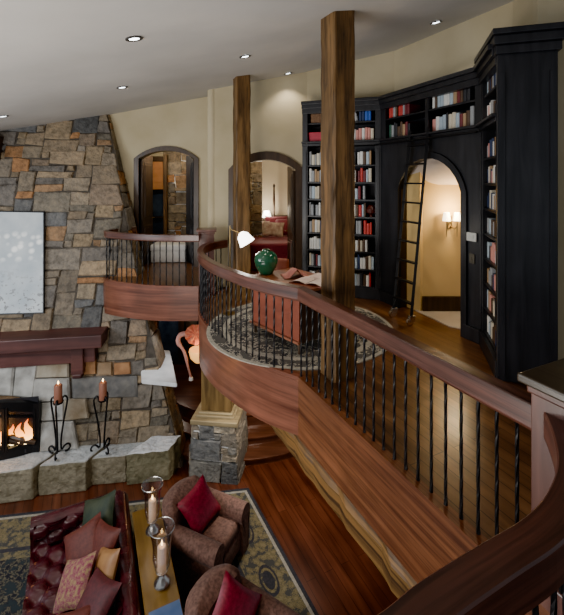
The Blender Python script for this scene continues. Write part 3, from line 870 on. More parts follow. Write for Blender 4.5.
root = thing('support_post', 'stone pedestal with flared cap carrying a timber post under the curved floor', 'support post', (-1.10, 7.12, 0), -.12)
bm = B(); rr = random.Random(21); HP = .92
for k in range(4):
    def pf(s, z, o, k=k):
        w = .425 - .045 * z / HP; a = k * PI / 2
        x = (s / .9 * 2 - 1) * w; y = -w - o
        return Vector((x * math.cos(a) - y * math.sin(a), x * math.sin(a) + y * math.cos(a), z))
    stones(bm, .9, HP, pf, .15, .12, rnd=rr, thick=(.01, .03), pal=[(.15, .145, .13), (.20, .175, .14), (.25, .21, .155), (.11, .112, .112), (.16, .152, .135), (.28, .24, .18)])
box(bm, (0, 0, HP / 2), (.75, .75, HP)); obj('stone_base', bm, M['stone'], root)
bm = B(); box(bm, (0, 0, HP + .04), (.82, .82, .08), bev=.012); obj('cap_slab', bm, M['posttrim'], root)
bm = B()
for w, z, h in ((.66, .10, .05), (.60, .145, .04)): box(bm, (0, 0, HP + z), (w, w, h), bev=.012)
obj('moulding', bm, M['posttrim'], root)
bm = B(); box(bm, (0, 0, (HP + .17 + UF - .36) / 2), (.53, .53, UF - .36 - HP - .17), bev=.012); obj('post', bm, M['post'], root)

# ------------------------------------------------------------------ curved steps of the lower room
SC = Vector((-.9, 9.75, 0))
def disc(r, z0, z1, m, name='floor', nose=True):
    bm = B(); n = 72
    lathe(bm, [(0, z1), (r - .015, z1), (r, z1 - .008), (r, z1 - .03), (r - .03, z1 - .035), (r - .03, z0), (0, z0)], (0, 0, 0), n)
    o = struct(name, bm, m, True); o.location = SC; return o
disc(2.72, 0, .14, M['tread']); disc(2.36, .14, .28, M['tread']); disc(2.02, .28, .52, M['tread'])
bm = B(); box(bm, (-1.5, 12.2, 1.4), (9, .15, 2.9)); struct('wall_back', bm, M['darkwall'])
# dark glazed door below the balcony
root = thing('door_1', 'dark glazed door below the small balcony', 'door', (-3.1, 9.9, .0), 0); root['kind'] = 'structure'; del root['label']; del root['category']
bm = B(); arch_frame(bm, -.55, .55, 0, 2.3, .25, .14, -.05, .08); obj('door_frame', bm, M['archwood'], root)
bm = B(); box(bm, (0, .03, 1.2), (1.1, .03, 2.4)); obj('pane', bm, M['bluedark'], root)
bm = B(); box(bm, (0, 0, 1.2), (.08, .05, 2.4)); box(bm, (0, 0, .5), (1.1, .05, .12)); obj('stile', bm, M['archwood'], root)
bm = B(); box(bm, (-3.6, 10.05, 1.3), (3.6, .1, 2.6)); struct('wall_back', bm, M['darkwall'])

# ------------------------------------------------------------------ upper walls
def wall_seg(name, p0, p1, z0, m, th=.12, z1=None):
    bm = B(); d = (V2(p1) - V2(p0)); n = Vector((-d.y, d.x, 0)).normalized()
    k = 6; 
    for i in range(k):
        a = V2(p0) + d * (i / k); b = V2(p0) + d * ((i + 1) / k)
        za = (z1 or ceil_z(a.x, a.y) + .05); zb = (z1 or ceil_z(b.x, b.y) + .05)
        pts = [(a, z0), (b, z0), (b, zb), (a, za)]
        f = [bm.verts.new((p.x, p.y, z)) for p, z in pts]; g = [bm.verts.new((p.x + n.x * th, p.y + n.y * th, z)) for p, z in pts]
        bm.faces.new(f); bm.faces.new(g[::-1])
        for q in range(4): bm.faces.new((f[q], g[q], g[(q + 1) % 4], f[(q + 1) % 4]))
    return struct(name, bm, m)
# balcony door wall (local frame), door arch
DW0 = Vector((-4.3, 8.62, 0)); DWa = .0
def placed(o, loc, ang): o.location = loc; o.rotation_euler = (0, 0, ang); return o
bm = B(); arch_wall(bm, 2.9, BF - .5, 7.6, (1.22, 2.41, BF + 2.32, .17), .16); placed(struct('wall_back', bm, M['plaster']), DW0, 0)
root = thing('door_2', '', '', DW0, 0); root['kind'] = 'structure'; del root['label']; del root['category']
bm = B(); arch_frame(bm, 1.22, 2.41, BF - .01, BF + 2.32, .17, .10, -.05, .2); obj('door_frame', bm, M['archwood'], root)
def leaf(name, hinge, ang, w, h, parent, m, rise=.25, flip=False):
    """panelled arched door leaf, local x along the leaf"""
    o_ = []
    bm = B(); box(bm, (w / 2, 0, h / 2), (w, .045, h), bev=.004)
    top = [(0, h), (w, h)] 
    n = 8; vs = []
    pts = [(0, h)] + [(w * i / n, h + rise * math.sin((i / n) * PI / 2)) for i in range(1, n + 1)] + [(w, h)]
    if flip: pts = [(w - x, z) for x, z in pts][::-1]
    a = [bm.verts.new((x, -.0225, z)) for x, z in pts]; b = [bm.verts.new((x, .0225, z)) for x, z in pts]
    bm.faces.new(a); bm.faces.new(b[::-1])
    for i in range(len(pts)): bm.faces.new((a[i], b[i], b[(i + 1) % len(pts)], a[(i + 1) % len(pts)]))
    lf = obj(name, bm, m, parent); lf.location = hinge; lf.rotation_euler = (0, 0, ang)
    for (z0, z1) in ((.15, .85), (1.0, h - .05)):
        bm = B()
        for s in (-1, 1):
            box(bm, (w / 2, s * .028, (z0 + z1) / 2), (w - .16, .016, z1 - z0), bev=.006); box(bm, (w / 2, s * .036, (z0 + z1) / 2), (w - .26, .016, z1 - z0 - .12), bev=.006)
        obj('raised_panel', bm, m, lf)
    hb = B(); tube(hb, [(w - .06, -.03, 1.0), (w - .06, -.08, 1.0), (w - .16, -.08, 1.0)], .012, 6); tube(hb, [(w - .06, .03, 1.0), (w - .06, .08, 1.0), (w - .16, .08, 1.0)], .012, 6)
    obj('door_handle', hb, M['brass'], lf)
    return lf
leaf('door_leaf', (1.25, .06, BF), math.radians(87), .60, 2.30, root, M['door'], rise=.12)
leaf('door_leaf', (2.38, .12, BF), math.radians(118), .60, 2.30, root, M['dark'], rise=.12)
# return wall between door wall and bedroom wall
wall_seg('wall_back', (-1.62, 8.7), (-1.40, 7.75), UF - .3, M['plaster'], th=.2)
bm = lathe(B(), [(.09, UF - .3), (.09, 7.2)], (-1.36, 7.79, 0), 20); struct('wall_back', bm, M['plaster'], True)
# bedroom arch wall
BW0 = Vector((-1.40, 7.72, 0))
bm = B(); arch_wall(bm, 1.95, UF, 7.55, (.53, 1.66, UF + 2.26, .19), .18); placed(struct('wall_back', bm, M['plaster']), BW0, 0)
root = thing('door_3', '', '', BW0, 0); root['kind'] = 'structure'; del root['label']; del root['category']
bm = B(); arch_frame(bm, .53, 1.66, UF, UF + 2.26, .19, .16, -.05, .22); obj('door_frame', bm, M['archwood'], root)
leaf('door_leaf', (1.64, .16, UF), math.radians(100), .6, 2.24, root, M['door'], rise=.1)
# bedroom shell
bm = B(); box(bm, (0, 11.3, 4.6), (3.6, .1, 3.4)); struct('wall_back', bm, M['bedroom'])
bm = B(); box(bm, (.95, 9.7, 4.6), (.1, 3.2, 3.4)); struct('wall_right', bm, M['bedroom'])
bm = B(); stones(bm, .75, 3.0, lambda s, z, o: Vector((-1.25 + s, 10.2 - o, UF + z)), .13, .11, rnd=random.Random(9), thick=(.02, .05)); box(bm, (-.87, 10.3, UF + 1.5), (.72, .15, 3.0))
struct('wall_left', bm, M['stone'])
bm = B(); box(bm, (.0, 9.7, 6.05), (2.3, 3.3, .1)); struct('ceiling', bm, M['bedroom'])

# room behind the balcony doors
bm = B(); stones(bm, 2.0, 3.0, lambda s, z, o: Vector((-3.05 + s, 10.3 - o, BF + z)), .15, .11, rnd=random.Random(19), thick=(.02, .05)); box(bm, (-2.05, 10.4, BF + 1.5), (1.95, .15, 3.0))
struct('wall_back', bm, M['stone'])
bm = B(); box(bm, (-3.7, 10.45, BF + 1.4), (1.6, .1, 2.8)); struct('wall_back', bm, M['plaster'])
bm = B(); box(bm, (-1.40, 9.7, BF + 1.3), (.1, 1.6, 2.9)); struct('wall_right', bm, M['plaster'])
bm = B(); box(bm, (-3.0, 9.65, BF + 2.85), (2.5, 1.7, .1)); struct('ceiling', bm, M['plaster'])
root = thing('window_1', '', '', (-3.2, 10.26, BF), 0); root['kind'] = 'structure'; del root['label']; del root['category']
bm = B(); box(bm, (0, .1, 1.2), (.36, .02, 2.3)); obj('pane', bm, M['bluedark'], root)
bm = B()
for x in (-.20, .20): box(bm, (x, .05, 1.2), (.08, .14, 2.4), bev=.005)
box(bm, (0, .05, 2.42), (.48, .14, .1), bev=.005); box(bm, (0, .05, .9), (.36, .1, .04)); obj('window_frame', bm, M['door'], root)
bl = thing('roman_blind', 'orange fabric roman blind inside the balcony doorway', 'blind', (-3.2, 10.20, BF + 1.62), 0)
bm = B()
for k in range(4): box(bm, (0, -.01 * (k % 2), .09 + .175 * k), (.34, .03, .18), bev=.008)
obj('fabric', bm, M['orange'], bl); bm = B(); box(bm, (0, 0, .73), (.36, .05, .04)); obj('head_rail', bm, M['archwood'], bl)
# wooden post beside the window
bm = B(); box(bm, (-2.93, 10.05, BF + 1.25), (.09, .09, 2.5), bev=.008); tag(obj('timber_post', bm, M['col']), 'thin wooden post between blind and stone inside balcony doorway', 'post')
# white bench seen through the balusters
root = thing('upholstered_bench', 'white upholstered bench behind the small balcony railing', 'bench', (-2.58, 9.22, BF), .05)
bm = B(); box(bm, (0, 0, .33), (.80, .5, .16), bev=.05, seg=3); obj('seat', bm, M['white'], root, True)
bm = B(); box(bm, (0, 0, .13), (.76, .46, .25), bev=.02, seg=2); obj('skirt', bm, M['white'], root, True)

# walls over the bookcases
C3, C2, C1, C0 = (.37, 7.31), (1.70, 6.87), (2.50, 5.02), (2.24, 4.14)
wall_seg('wall_back', (.48, 7.70), (2.02, 7.19), UF + 2.6, M['plaster'])
wall_seg('wall_right', (2.02, 7.19), (2.92, 5.06), UF + 2.7, M['plaster'])
wall_seg('wall_right', (2.92, 5.06), (2.84, 4.3), UF + 3.3, M['plaster'])
wall_seg('wall_right', (2.76, 4.32), (3.9, 4.05), UF, M['plaster'])

# hall behind the library archway
bm = B(); box(bm, (3.15, 6.33, UF + 1.1), (1.9, .1, 2.2)); struct('wall_back', bm, M['hall'])
wall_seg('wall_left', (1.93, 6.80), (2.21, 6.28), UF, M['hall'], th=-.06, z1=UF + 2.6)
bm = B(); box(bm, (3.15, 6.26, UF + .12), (1.9, .04, .24), bev=.006); struct('baseboard_back', bm, M['archwood'])
bm = B(); box(bm, (2.11, 6.5, UF + .12), (.04, .45, .24), rz=.48, bev=.006); struct('baseboard_left', bm, M['archwood'])
bm = B(); prism(bm, [(2.1, 6.3), (2.35, 5.6), (2.9, 5.3), (4.2, 5.3), (4.2, 6.3)], UF, UF + .012); struct('floor', bm, mat('hall_tile', (.42, .36, .29), .4, (.5, .44, .36), 2))
bm = B(); n = 10
def vault(u, v): 
    a = u * PI / 2; p = Vector((1.98 + 2.1 * v, 6.33 if v > .1 else 6.7, 0)); q_ = Vector((2.0 + .72 * v, 6.45 - 1.55 * v, 0)); p = p.lerp(q_, math.sin(a)); return Vector((p.x, p.y, UF + 1.98 + .55 * (1 - math.cos(a))))
grid(bm, 10, 4, vault); struct('ceiling', bm, mat('vault_plaster', (.62, .5, .4), .9, (.7, .58, .48), 3), True)

# wall sconce
root = thing('wall_sconce', 'twin-shade glowing wall sconce on the yellow hall wall', 'sconce', (2.62, 6.27, UF + 1.40), 0)
bm = B(); box(bm, (0, 0, 0), (.09, .03, .2), bev=.012); obj('backplate', bm, M['brass'], root)
for s in (-1, 1):
    bm = B(); tube(bm, catmull([(0, -.02, -.03), (s * .045, -.07, -.10), (s * .08, -.10, -.04), (s * .08, -.10, .05)], 5), .008, 6); obj('arm', bm, M['brass'], root, True)
    bm = lathe(B(), [(.062, 0), (.04, .13), (.035, .13), (.057, 0)], (s * .08, -.10, .03), 16); obj('shade', bm, M['sconceglow'], root, True)
    bm = B()
    tube(bm, [(s * .08, -.10, -.02), (s * .08, -.10, -.22)], [.012, .003], 6); obj('drop', bm, M['brass'], root)

# ------------------------------------------------------------------ bookcases
def frame_of(p0, p1):
    d = V2(p1) - V2(p0); return Vector((p0[0], p0[1], UF)), math.atan2(d.y, d.x), d.length
ZL, ZT = 2.72, 3.48          # ledge and top heights above the upper floor

def crown_parts(root, W, dep, x0=0, x1=None, ledge=True, over=.0):
    x1 = W if x1 is None else x1
    bm = B()
    for z, h, o in ((ZT - .22, .10, .03), (ZT - .13, .08, .06), (ZT - .06, .06, .10)):
        box(bm, ((x0 + x1) / 2, dep / 2 - o / 2, z + h / 2), (x1 - x0 + over, dep + o, h), bev=.008)
    obj('crown_moulding', bm, M['dark'], root)
    if ledge:
        bm = B()
        for z, h, o in ((ZL - .05, .05, .03), (ZL, .035, .07)): box(bm, ((x0 + x1) / 2, dep / 2 - o / 2, z + h / 2), (x1 - x0, dep + o, h), bev=.006)
        obj('ledge_moulding', bm, M['dark'], root)

def std_bookcase(p0, p1, dep, label, nlow=8, st=.10):
    loc, ang, W = frame_of(p0, p1)
    root = thing('bookcase', label, 'bookcase', loc, ang)
    bm = B(); box(bm, (W / 2, dep - .015, ZT / 2), (W, .03, ZT)); obj('back_panel', bm, M['darkback'], root)
    for x in (st / 2, W - st / 2):
        bm = B(); box(bm, (x, dep / 2, ZT / 2), (st, dep, ZT), bev=.004); box(bm, (x, -.006, 1.5), (st * .55, .02, 2.2), bev=.004); obj('side_panel', bm, M['dark'], root)
    bm = B(); box(bm, (W / 2, dep / 2 - .015, .09), (W, dep + .03, .18), bev=.006); obj('plinth', bm, M['dark'], root)
    sh = [.18 + (ZL - .10 - .18) / nlow * k for k in range(1, nlow)]
    up = [ZL + .36]
    for z in [.185] + sh + up:
        bm = B(); box(bm, (W / 2, dep / 2 + .006, z), (W - 2 * st + .01, dep - .03, .03), bev=.003); obj('shelf', bm, M['dark'], root)
    crown_parts(root, W, dep)
    return root, ang, W, [.20] + [z + .016 for z in sh] + [ZL + .037, ZL + .376]

L_root, L_ang, L_W, L_sh = std_bookcase(C3, C2, .35, 'tall black bookcase facing front behind the nearer timber column')
R_root, R_ang, R_W, R_sh = std_bookcase(C1, C0, .50, 'tall black bookcase at right seen from its dark end panel', st=.06)
# end panel dressing of right unit (toward the camera): thick end board with cornice return
bm = B(); box(bm, (R_W + .02, .25, ZT / 2 - .02), (.05, .54, ZT - .05), bev=.004)
box(bm, (R_W + .05, .02, 1.6), (.012, .06, 3.1)); box(bm, (R_W + .05, .48, 1.6), (.012, .06, 3.1)); obj('end_panel', bm, M['dark'], R_root)
bm = B()
for z, h, o in ((ZT - .14, .09, .05), (ZT - .05, .09, .09), (ZT + .04, .06, .13)): box(bm, (R_W / 2 + .02 + o / 2, .25, z + h / 2), (R_W + .04 + o, .54 + o, h), bev=.008)
obj('cornice_return', bm, M['dark'], R_root)

# archway unit
loc, A_ang, A_W = frame_of(C2, C1)
A_root = thing('bookcase', 'black archway bookcase with open shelves above the lit hall doorway', 'bookcase', loc, A_ang)
dep = .42
bm = B(); arch_wall(bm, A_W, 0, ZL, (.47, 1.72, 1.90, .48), .08); obj('arch_panel', bm, M['dark'], A_root)
bm = B(); arch_frame(bm, .47, 1.72, 0, 1.90, .48, .09, -.03, .10); obj('arch_frame', bm, M['dark'], A_root)
# reveal (jambs)
bm = B(); box(bm, (.45, .26, 1.0), (.05, .46, 2.0)); obj('jamb', bm, M['archwood'], A_root)
bm = B(); box(bm, (1.745, .26, 1.0), (.05, .46, 2.0)); obj('jamb', bm, M['archwood'], A_root)
bm = B(); box(bm, (.18, .04, .09), (.48, .16, .18), bev=.006); obj('plinth', bm, M['dark'], A_root)
bm = B(); box(bm, (1.90, .03, .09), (.27, .14, .18), bev=.006); obj('plinth', bm, M['dark'], A_root)
bm = B(); box(bm, (A_W / 2, dep - .015, (ZL + ZT) / 2), (A_W, .03, ZT - ZL)); obj('back_panel', bm, M['darkback'], A_root)
for x, w in ((.06, .12), (1.07, .07), (A_W - .05, .10)):
    bm = B(); box(bm, (x, dep / 2, (ZL + ZT) / 2), (w, dep, ZT - ZL), bev=.004); obj('divider', bm, M['dark'], A_root)
for z in (ZL + .0, ZL + .36):
    bm = B(); box(bm, (A_W / 2, dep / 2, z), (A_W - .1, dep - .02, .03), bev=.003); obj('shelf', bm, M['dark'], A_root)
crown_parts(A_root, A_W, dep)
bm = B(); tube(bm, [(-.05, -.10, ZL - .06), (A_W + .02, -.10, ZL - .06)], .014, 8); obj('ladder_rail', bm, M['iron'], A_root)

# switch plates on the archway bookcase
def on_unit(root, ang, x, y, z):
    c, s = math.cos(ang), math.sin(ang); l = root.location
    return Vector((l.x + x * c - y * s, l.y + x * s + y * c, l.z + z))
bm = B(); box(bm, (0, 0, 0), (.15, .02, .11), bev=.004); box(bm, (0, -.012, .005), (.07, .01, .04)); o = tag(obj('thermostat', bm, [M['plate']]), 'white thermostat plate on the dark panel right of the archway', 'thermostat')
o.location = on_unit(A_root, A_ang, 1.885, -.015, 1.33); o.rotation_euler = (0, 0, A_ang)
bm = B(); box(bm, (0, 0, 0), (.08, .014, .12), bev=.003); box(bm, (0, -.01, .0), (.02, .012, .04)); o = tag(obj('light_switch', bm, [M['platedark']]), 'bronze light switch below the white thermostat', 'switch')
o.location = on_unit(A_root, A_ang, 1.885, -.01, 1.05); o.rotation_euler = (0, 0, A_ang)

# ------------------------------------------------------------------ books
bkm = {}
BC = {'cream': (.62, .55, .42), 'white': (.70, .69, .65), 'pale blue': (.38, .46, .52), 'grey': (.28, .29, .30), 'black': (.02, .02, .024), 'dark brown': (.08, .045, .025),
      'tan': (.36, .23, .12), 'red': (.45, .035, .03), 'pink': (.60, .26, .22), 'navy': (.02, .035, .09), 'bright blue': (.03, .10, .42), 'dark green': (.025, .075, .05),
      'maroon': (.14, .02, .025), 'teal': (.05, .20, .22)}
for k, c in BC.items(): bkm[k] = mat('book_' + k.replace(' ', '_'), c, .55, tuple(min(1, v * 1.25 + .01) for v in c), 14)
def book_mesh():
    bm = B()
    # cover: two boards and a rounded spine (x width, y depth back from the spine, z height)
    n = 6; pts = [(-.5, 1.0), (-.5, .06)] + [(-.5 * math.cos(PI * i / n), .06 - .06 * math.sin(PI * i / n)) for i in range(1, n)] + [(.5, .06), (.5, 1.0), (.38, 1.0), (.38, .10), (-.38, .10), (-.38, 1.0)]
    prism(bm, pts, 0, 1)
    for z in (.12, .80): prism(bm, [(-.52, .06)] + [(-.52 * math.cos(PI * i / n), .055 - .062 * math.sin(PI * i / n)) for i in range(1, n)] + [(.52, .06)], z, z + .03)
    k = len(bm.faces); f0 = set(bm.faces)
    box(bm, (0, .54, .5), (.76, .86, .94))
    bm.faces.ensure_lookup_table()
    for f in bm.faces:
        if f not in f0: f.material_index = 1
    me = bpy.data.meshes.new('book'); bmesh.ops.recalc_face_normals(bm, faces=bm.faces[:]); bm.to_mesh(me); bm.free()
    me.materials.append(bkm['cream']); me.materials.append(M['pages']); return me
BM = book_mesh()
ORD = ['first', 'second', 'third', 'fourth', 'fifth', 'sixth', 'seventh', 'eighth', 'ninth', 'tenth', 'eleventh', 'twelfth', 'thirteenth', 'fourteenth', 'fifteenth', 'sixteenth', 'seventeenth', 'eighteenth', 'nineteenth', 'twentieth']
def add_book(root, ang, x, y, z, w, d, h, colr, label, group, lean=0, flat=False):
    o = bpy.data.objects.new('book', BM); C.objects.link(o)
    o.material_slots[0].link = 'OBJECT'; o.material_slots[0].material = bkm[colr]
    if flat:                      # lying: thickness upwards, spine to the front
        o.scale = (w, d, h); R = Matrix.Rotation(ang, 4, 'Z') @ Matrix.Rotation(PI / 2, 4, 'Y')
        o.location = on_unit(root, ang, x - h / 2, y, z + w / 2)
        o.rotation_mode = 'QUATERNION'; o.rotation_quaternion = R.to_quaternion()
    else:
        dz = abs(math.sin(lean)) * w / 2
        o.scale = (w, d, h); R = Matrix.Rotation(ang, 4, 'Z') @ Matrix.Rotation(lean, 4, 'Y')
        o.location = on_unit(root, ang, x, y, z + dz + .0005); o.rotation_mode = 'QUATERNION'; o.rotation_quaternion = R.to_quaternion()
    tag(o, label, 'book', group)
rb = random.Random(42)
GEN = ['cream', 'white', 'white', 'pale blue', 'grey', 'black', 'dark brown', 'tan', 'cream', 'navy', 'pale blue', 'grey', 'cream', 'white', 'maroon', 'white', 'grey', 'dark brown', 'red']
def fill(root, ang, x0, x1, z, clear, where, group, pal=GEN, wr=(.032, .058), y=.05, dmax=.24, fillf=.85, hr=(.72, .95), flats=True):
    x = x0; i = 0; end = x0 + (x1 - x0) * fillf; items = []
    while x < end:
        if flats and rb.random() < .06 and x + .24 < end and i:
            zz = z
            for k in range(rb.randint(2, 3)):
                t = rb.uniform(.03, .045); items.append(('lying ', x + .12, zz, t, .22 - .015 * k, rb.choice(pal), 0, True)); zz += t + .001
            x += .25; continue
        w = rb.uniform(*wr); h = clear * rb.uniform(*hr); c = rb.choice(pal); ln = 0
        if x + w > end: break
        items.append(('', x + w / 2, z, w, h, c, ln, False)); x += w + .002
        if rb.random() < .08: x += rb.uniform(.02, .06)
    cnt = 0
    for kind, bx0, bz, w, h, c, ln, fl in items:
        nm = ORD[min(cnt, 19)]
        lab = f'{kind}{c} book, {nm} from left, {where}'
        cnt += 1
        if cnt > 20: return
        add_book(root, ang, bx0, y, bz, w, min(dmax, .24), h, c, lab, group, ln, fl)
# left bookcase; the photo shows a strip each side of the nearer column
xs = [(.115, .50), (.86, 1.28)]
clr = (ZL - .28) / 8 - .045
order = {z: ORD[len(L_sh) - 1 - i] for i, z in enumerate(L_sh)}
for i, z in enumerate(L_sh):
    top = i >= 8; c = .30 if top else clr
    nm = order[z] + ' shelf down'
    for side, (a, b) in zip(('left of the column', 'right of the column'), xs):
        wh = f'{nm}, tall bookcase {side}'
        g = 'books in the bookcase behind the nearer column'
        if i == 9 and side[0] == 'r': fill(L_root, L_ang, a + .16, b, z, c, wh, g, ['bright blue', 'bright blue', 'navy'], (.045, .06), fillf=1, flats=False)
        elif i == 8 and side[0] == 'r': fill(L_root, L_ang, a, b, z, c * .85, wh, g, ['white', 'pink', 'pink', 'cream', 'white'], (.04, .06), fillf=1, flats=False)
        elif top: pass
        elif i == 3 and side[0] == 'r': fill(L_root, L_ang, a, a + .22, z, c, wh, g, fillf=1, flats=False); fill(L_root, L_ang, a + .24, b, z, c, nm + ' tall bookcase, red run right of the column', g, ['red'], fillf=1, flats=False)
        else: fill(L_root, L_ang, a, b, z, c, wh, g, fillf=rb.choice([.75, .9, 1]))
# boxes and ornaments on its top shelves
bm = B(); box(bm, (0, 0, .11), (.26, .2, .22), bev=.02); box(bm, (0, 0, .225), (.28, .22, .03), bev=.01); o = tag(obj('storage_box', bm, mat('wicker_brown', (.12, .06, .03), .8, (.24, .13, .07), 30, bump=.4)), 'brown lidded box on the top shelf of the tall bookcase', 'box'); o.location = on_unit(L_root, L_ang, .27, .16, L_sh[9]); o.rotation_euler = (0, 0, L_ang)
bm = B(); box(bm, (0, 0, .085), (.40, .22, .17), bev=.012); box(bm, (0, 0, .15), (.41, .23, .05), bev=.008); o = tag(obj('storage_box', bm, mat('crimson_box', (.38, .015, .04), .5, (.48, .03, .06), 6)), 'flat crimson box below the brown box in tall bookcase', 'box'); o.location = on_unit(L_root, L_ang, .31, .16, L_sh[8]); o.rotation_euler = (0, 0, L_ang)
bm = B(); lathe(bm, [(0, 0), (.075, 0), (.07, .03), (.05, .12), (.02, .20), (0, .24)], seg=10); o = tag(obj('figurine', bm, M['white'], None, True), 'white cone-shaped figurine on top shelf beside the blue books', 'ornament'); o.location = on_unit(L_root, L_ang, .93, .15, L_sh[9])
bm = B(); lathe(bm, [(0, 0), (.04, 0), (.03, .03), (.09, .07), (.10, .13), (.06, .19), (.045, .21), (.03, .2), (0, .08)], seg=16); o = tag(obj('ornament_jar', bm, mat('brown_glaze', (.08, .02, .015), .3), None, True), 'small brown round jar between books, mid shelf right of column', 'ornament'); o.location = on_unit(L_root, L_ang, 1.225, .12, L_sh[4]); o.rotation_euler = (0, 0, 0)

g = 'books above the library archway'
for x0, x1, nm in ((.14, 1.0, 'left bay'), (1.13, A_W - .12, 'right bay')):
    for z, rn in ((ZL + .02, 'lower'), (ZL + .376, 'upper')):
        wh = f'{rn} shelf of {nm} above archway'
        fill(A_root, A_ang, x0, x1, z, .31, wh, g, ['cream', 'tan', 'maroon', 'grey', 'dark brown', 'red', 'white', 'pale blue', 'black', 'pink'] if nm[0] == 'r' else ['black', 'dark brown', 'red', 'grey', 'tan', 'maroon', 'dark green'], (.04, .065), fillf=.95 if nm[0] == 'r' else .62, hr=(.6, .92))
g = 'books in the right-hand bookcase'
for i, z in enumerate(R_sh):
    nm = ORD[len(R_sh) - 1 - i] + ' shelf down'
    fill(R_root, R_ang, .07, R_W - .07, z, (.31 if i >= 8 else clr) * .95, f'{nm}, bookcase at right', g, ['pale blue', 'white', 'pink', 'tan', 'grey', 'navy', 'cream', 'dark brown', 'black', 'grey'], (.05, .085), fillf=rb.choice([.7, .9, 1]), hr=(.55, .9))

# ------------------------------------------------------------------ library ladder
root = thing('library_ladder', 'black rolling library ladder leaning on the archway bookcase', 'ladder', (1.76, 5.84, UF), A_ang)
# local: x along bookcase, y towards it
w = .19; topy, topz_ = .30, ZL + .04
def ly(z): return -.02 + (topy + .02) * (z / topz_)
for s in (-1, 1):
    bm = B(); tube(bm, [(s * w, ly(.10), .10), (s * w, ly(topz_ + .06), topz_ + .06)], .028, 4); obj('stile', bm, M['iron'], root)
for k in range(9):
    z = .30 + k * .285
    bm = B(); box(bm, (0, ly(z), z), (2 * w, .07, .025), bev=.004); obj('rung', bm, M['iron'], root)
for s in (-1, 1):
    bm = B(); a = [(s * w, ly(0) - .03 + .055 * math.cos(t), .056 + .055 * math.sin(t)) for t in [2 * PI * i / 16 for i in range(17)]]
    tube(bm, [(s * w - .018, -.03, .056), (s * w + .018, -.03, .056)], .055, 14); box(bm, (s * w, -.0, .10), (.06, .10, .09), bev=.012); obj('wheel', bm, M['silver'], root)
for s in (-1, 1):
    bm = B(); tube(bm, [(s * w, ly(topz_), topz_), (s * w, ly(topz_) + .05, topz_ + .03), (s * w, ly(topz_) + .09, topz_ - .03)], .012, 6); obj('hook', bm, M['iron'], root)

# ------------------------------------------------------------------ library furniture
# round rug
rr = thing('round_rug', 'round black and cream patterned rug under the library desk', 'rug', (.25, 5.62, UF))
obj('field', lathe(B(), [(0, .012), (1.0, .012), (1.0, .0), (0, 0)], seg=64), M['roundrug'], rr)
obj('border', lathe(B(), [(1.0, 0), (1.0, .0125), (1.08, .0125), (1.08, 0)], seg=64), M['rugpale'], rr)
obj('dark_band', lathe(B(), [(1.08, 0), (1.08, .012), (1.24, .012), (1.24, 0)], seg=64), M['roundrug'], rr)
obj('edge_binding', lathe(B(), [(1.24, 0), (1.24, .0125), (1.29, .011), (1.29, 0)], seg=64), M['rugpale'], rr)
# desk
dd = Vector((.64, -.77, 0)).normalized(); dn = Vector((.77, .64, 0))
d_ang = math.atan2(dd.y, dd.x)
root = thing('writing_desk', 'rust leather fronted writing desk behind the curved railing', 'desk', (-.42, 5.40, UF + .012), d_ang)
DLn, DD, DH = .98, .72, .76
bm = B(); box(bm, (DLn / 2, .02, .42), (DLn - .04, .03, .58), bev=.006); obj('front_panel', bm, M['deskfront'], root)
for z in (.145, .69): bm = B(); box(bm, (DLn / 2, .0, z), (DLn, .05, .03), bev=.004); obj('front_rail', bm, M['desktop'], root)
for x in (.02, DLn - .02):
    bm = B(); box(bm, (x, DD / 2, .42), (.03, DD - .06, .58), bev=.004); obj('side_panel', bm, M['archwood'], root)
bm = B(); box(bm, (DLn / 2, DD / 2, DH - .02), (DLn + .06, DD + .06, .04), bev=.008); obj('desktop', bm, M['desktop'], root)
for x in (.05, DLn - .05):
    for y in (.04, DD - .04):
        bm = B(); tube(bm, [(x, y, 0), (x, y, .72)], [.02, .03], 8); obj('leg', bm, M['archwood'], root)
def on_desk(x, y, z=DH): 
    c, s = math.cos(d_ang), math.sin(d_ang); return Vector((-.42 + x * c - y * s, 5.40 + x * s + y * c, UF + .012 + z))
# vase
p = on_desk(.05, .22)
v = thing('ginger_jar', 'round glossy green ceramic jar on the desk corner', 'vase', p)
obj('body', lathe(B(), [(0, 0), (.085, 0), (.10, .02), (.145, .10), (.165, .18), (.15, .25), (.105, .30), (.055, .318), (.055, .335), (.045, .335), (.045, .31), (0, .3)], seg=32), M['green'], v, True)
# papers and cloths
p = on_desk(.42, .42); bm = B(); 
grid(bm, 10, 8, lambda u, w_: Vector(((u - .5) * .34, (w_ - .5) * .28, .012 + .12 * max(0, 1 - abs(u - .5) * 3.2) * (1 - .35 * w_)))); o = tag(obj('folded_cloth', bm, M['redcloth'], None, True), 'rose cloth peaked like a tent on the desk right of the jar', 'cloth'); o.location = p; o.rotation_euler = (0, 0, .2)
bmesh_sol = o.modifiers.new('t', 'SOLIDIFY'); bmesh_sol.thickness = .006
def open_book(label, p, rz, m):
    r = thing('open_book', label, 'book', p, rz)
    bm = B(); box(bm, (0, 0, .004), (.46, .30, .008)); obj('cover', bm, m, r)
    for s in (-1, 1):
        bm = B(); grid(bm, 8, 2, lambda u, w_: Vector((s * (.005 + u * .215), (w_ - .5) * .28, .009 + .03 * math.sin(PI * min(1, u * .9 + .08)))))
        obj('pages', bm, M['paper'], r, True)
open_book('open pale book lying on the desk', on_desk(.80, .35), d_ang + .3, M['deskfront'])
bm = B(); 
for k in range(4): box(bm, (.01 * k, .008 * k, .003 + .005 * k), (.28 - .01 * k, .21, .004), rz=.1 * k)
o = tag(obj('paper_stack', bm, M['paper']), 'loose stack of pinkish papers beside the open book on desk', 'papers'); o.location = on_desk(.68, .62); o.rotation_euler = (0, 0, .6)
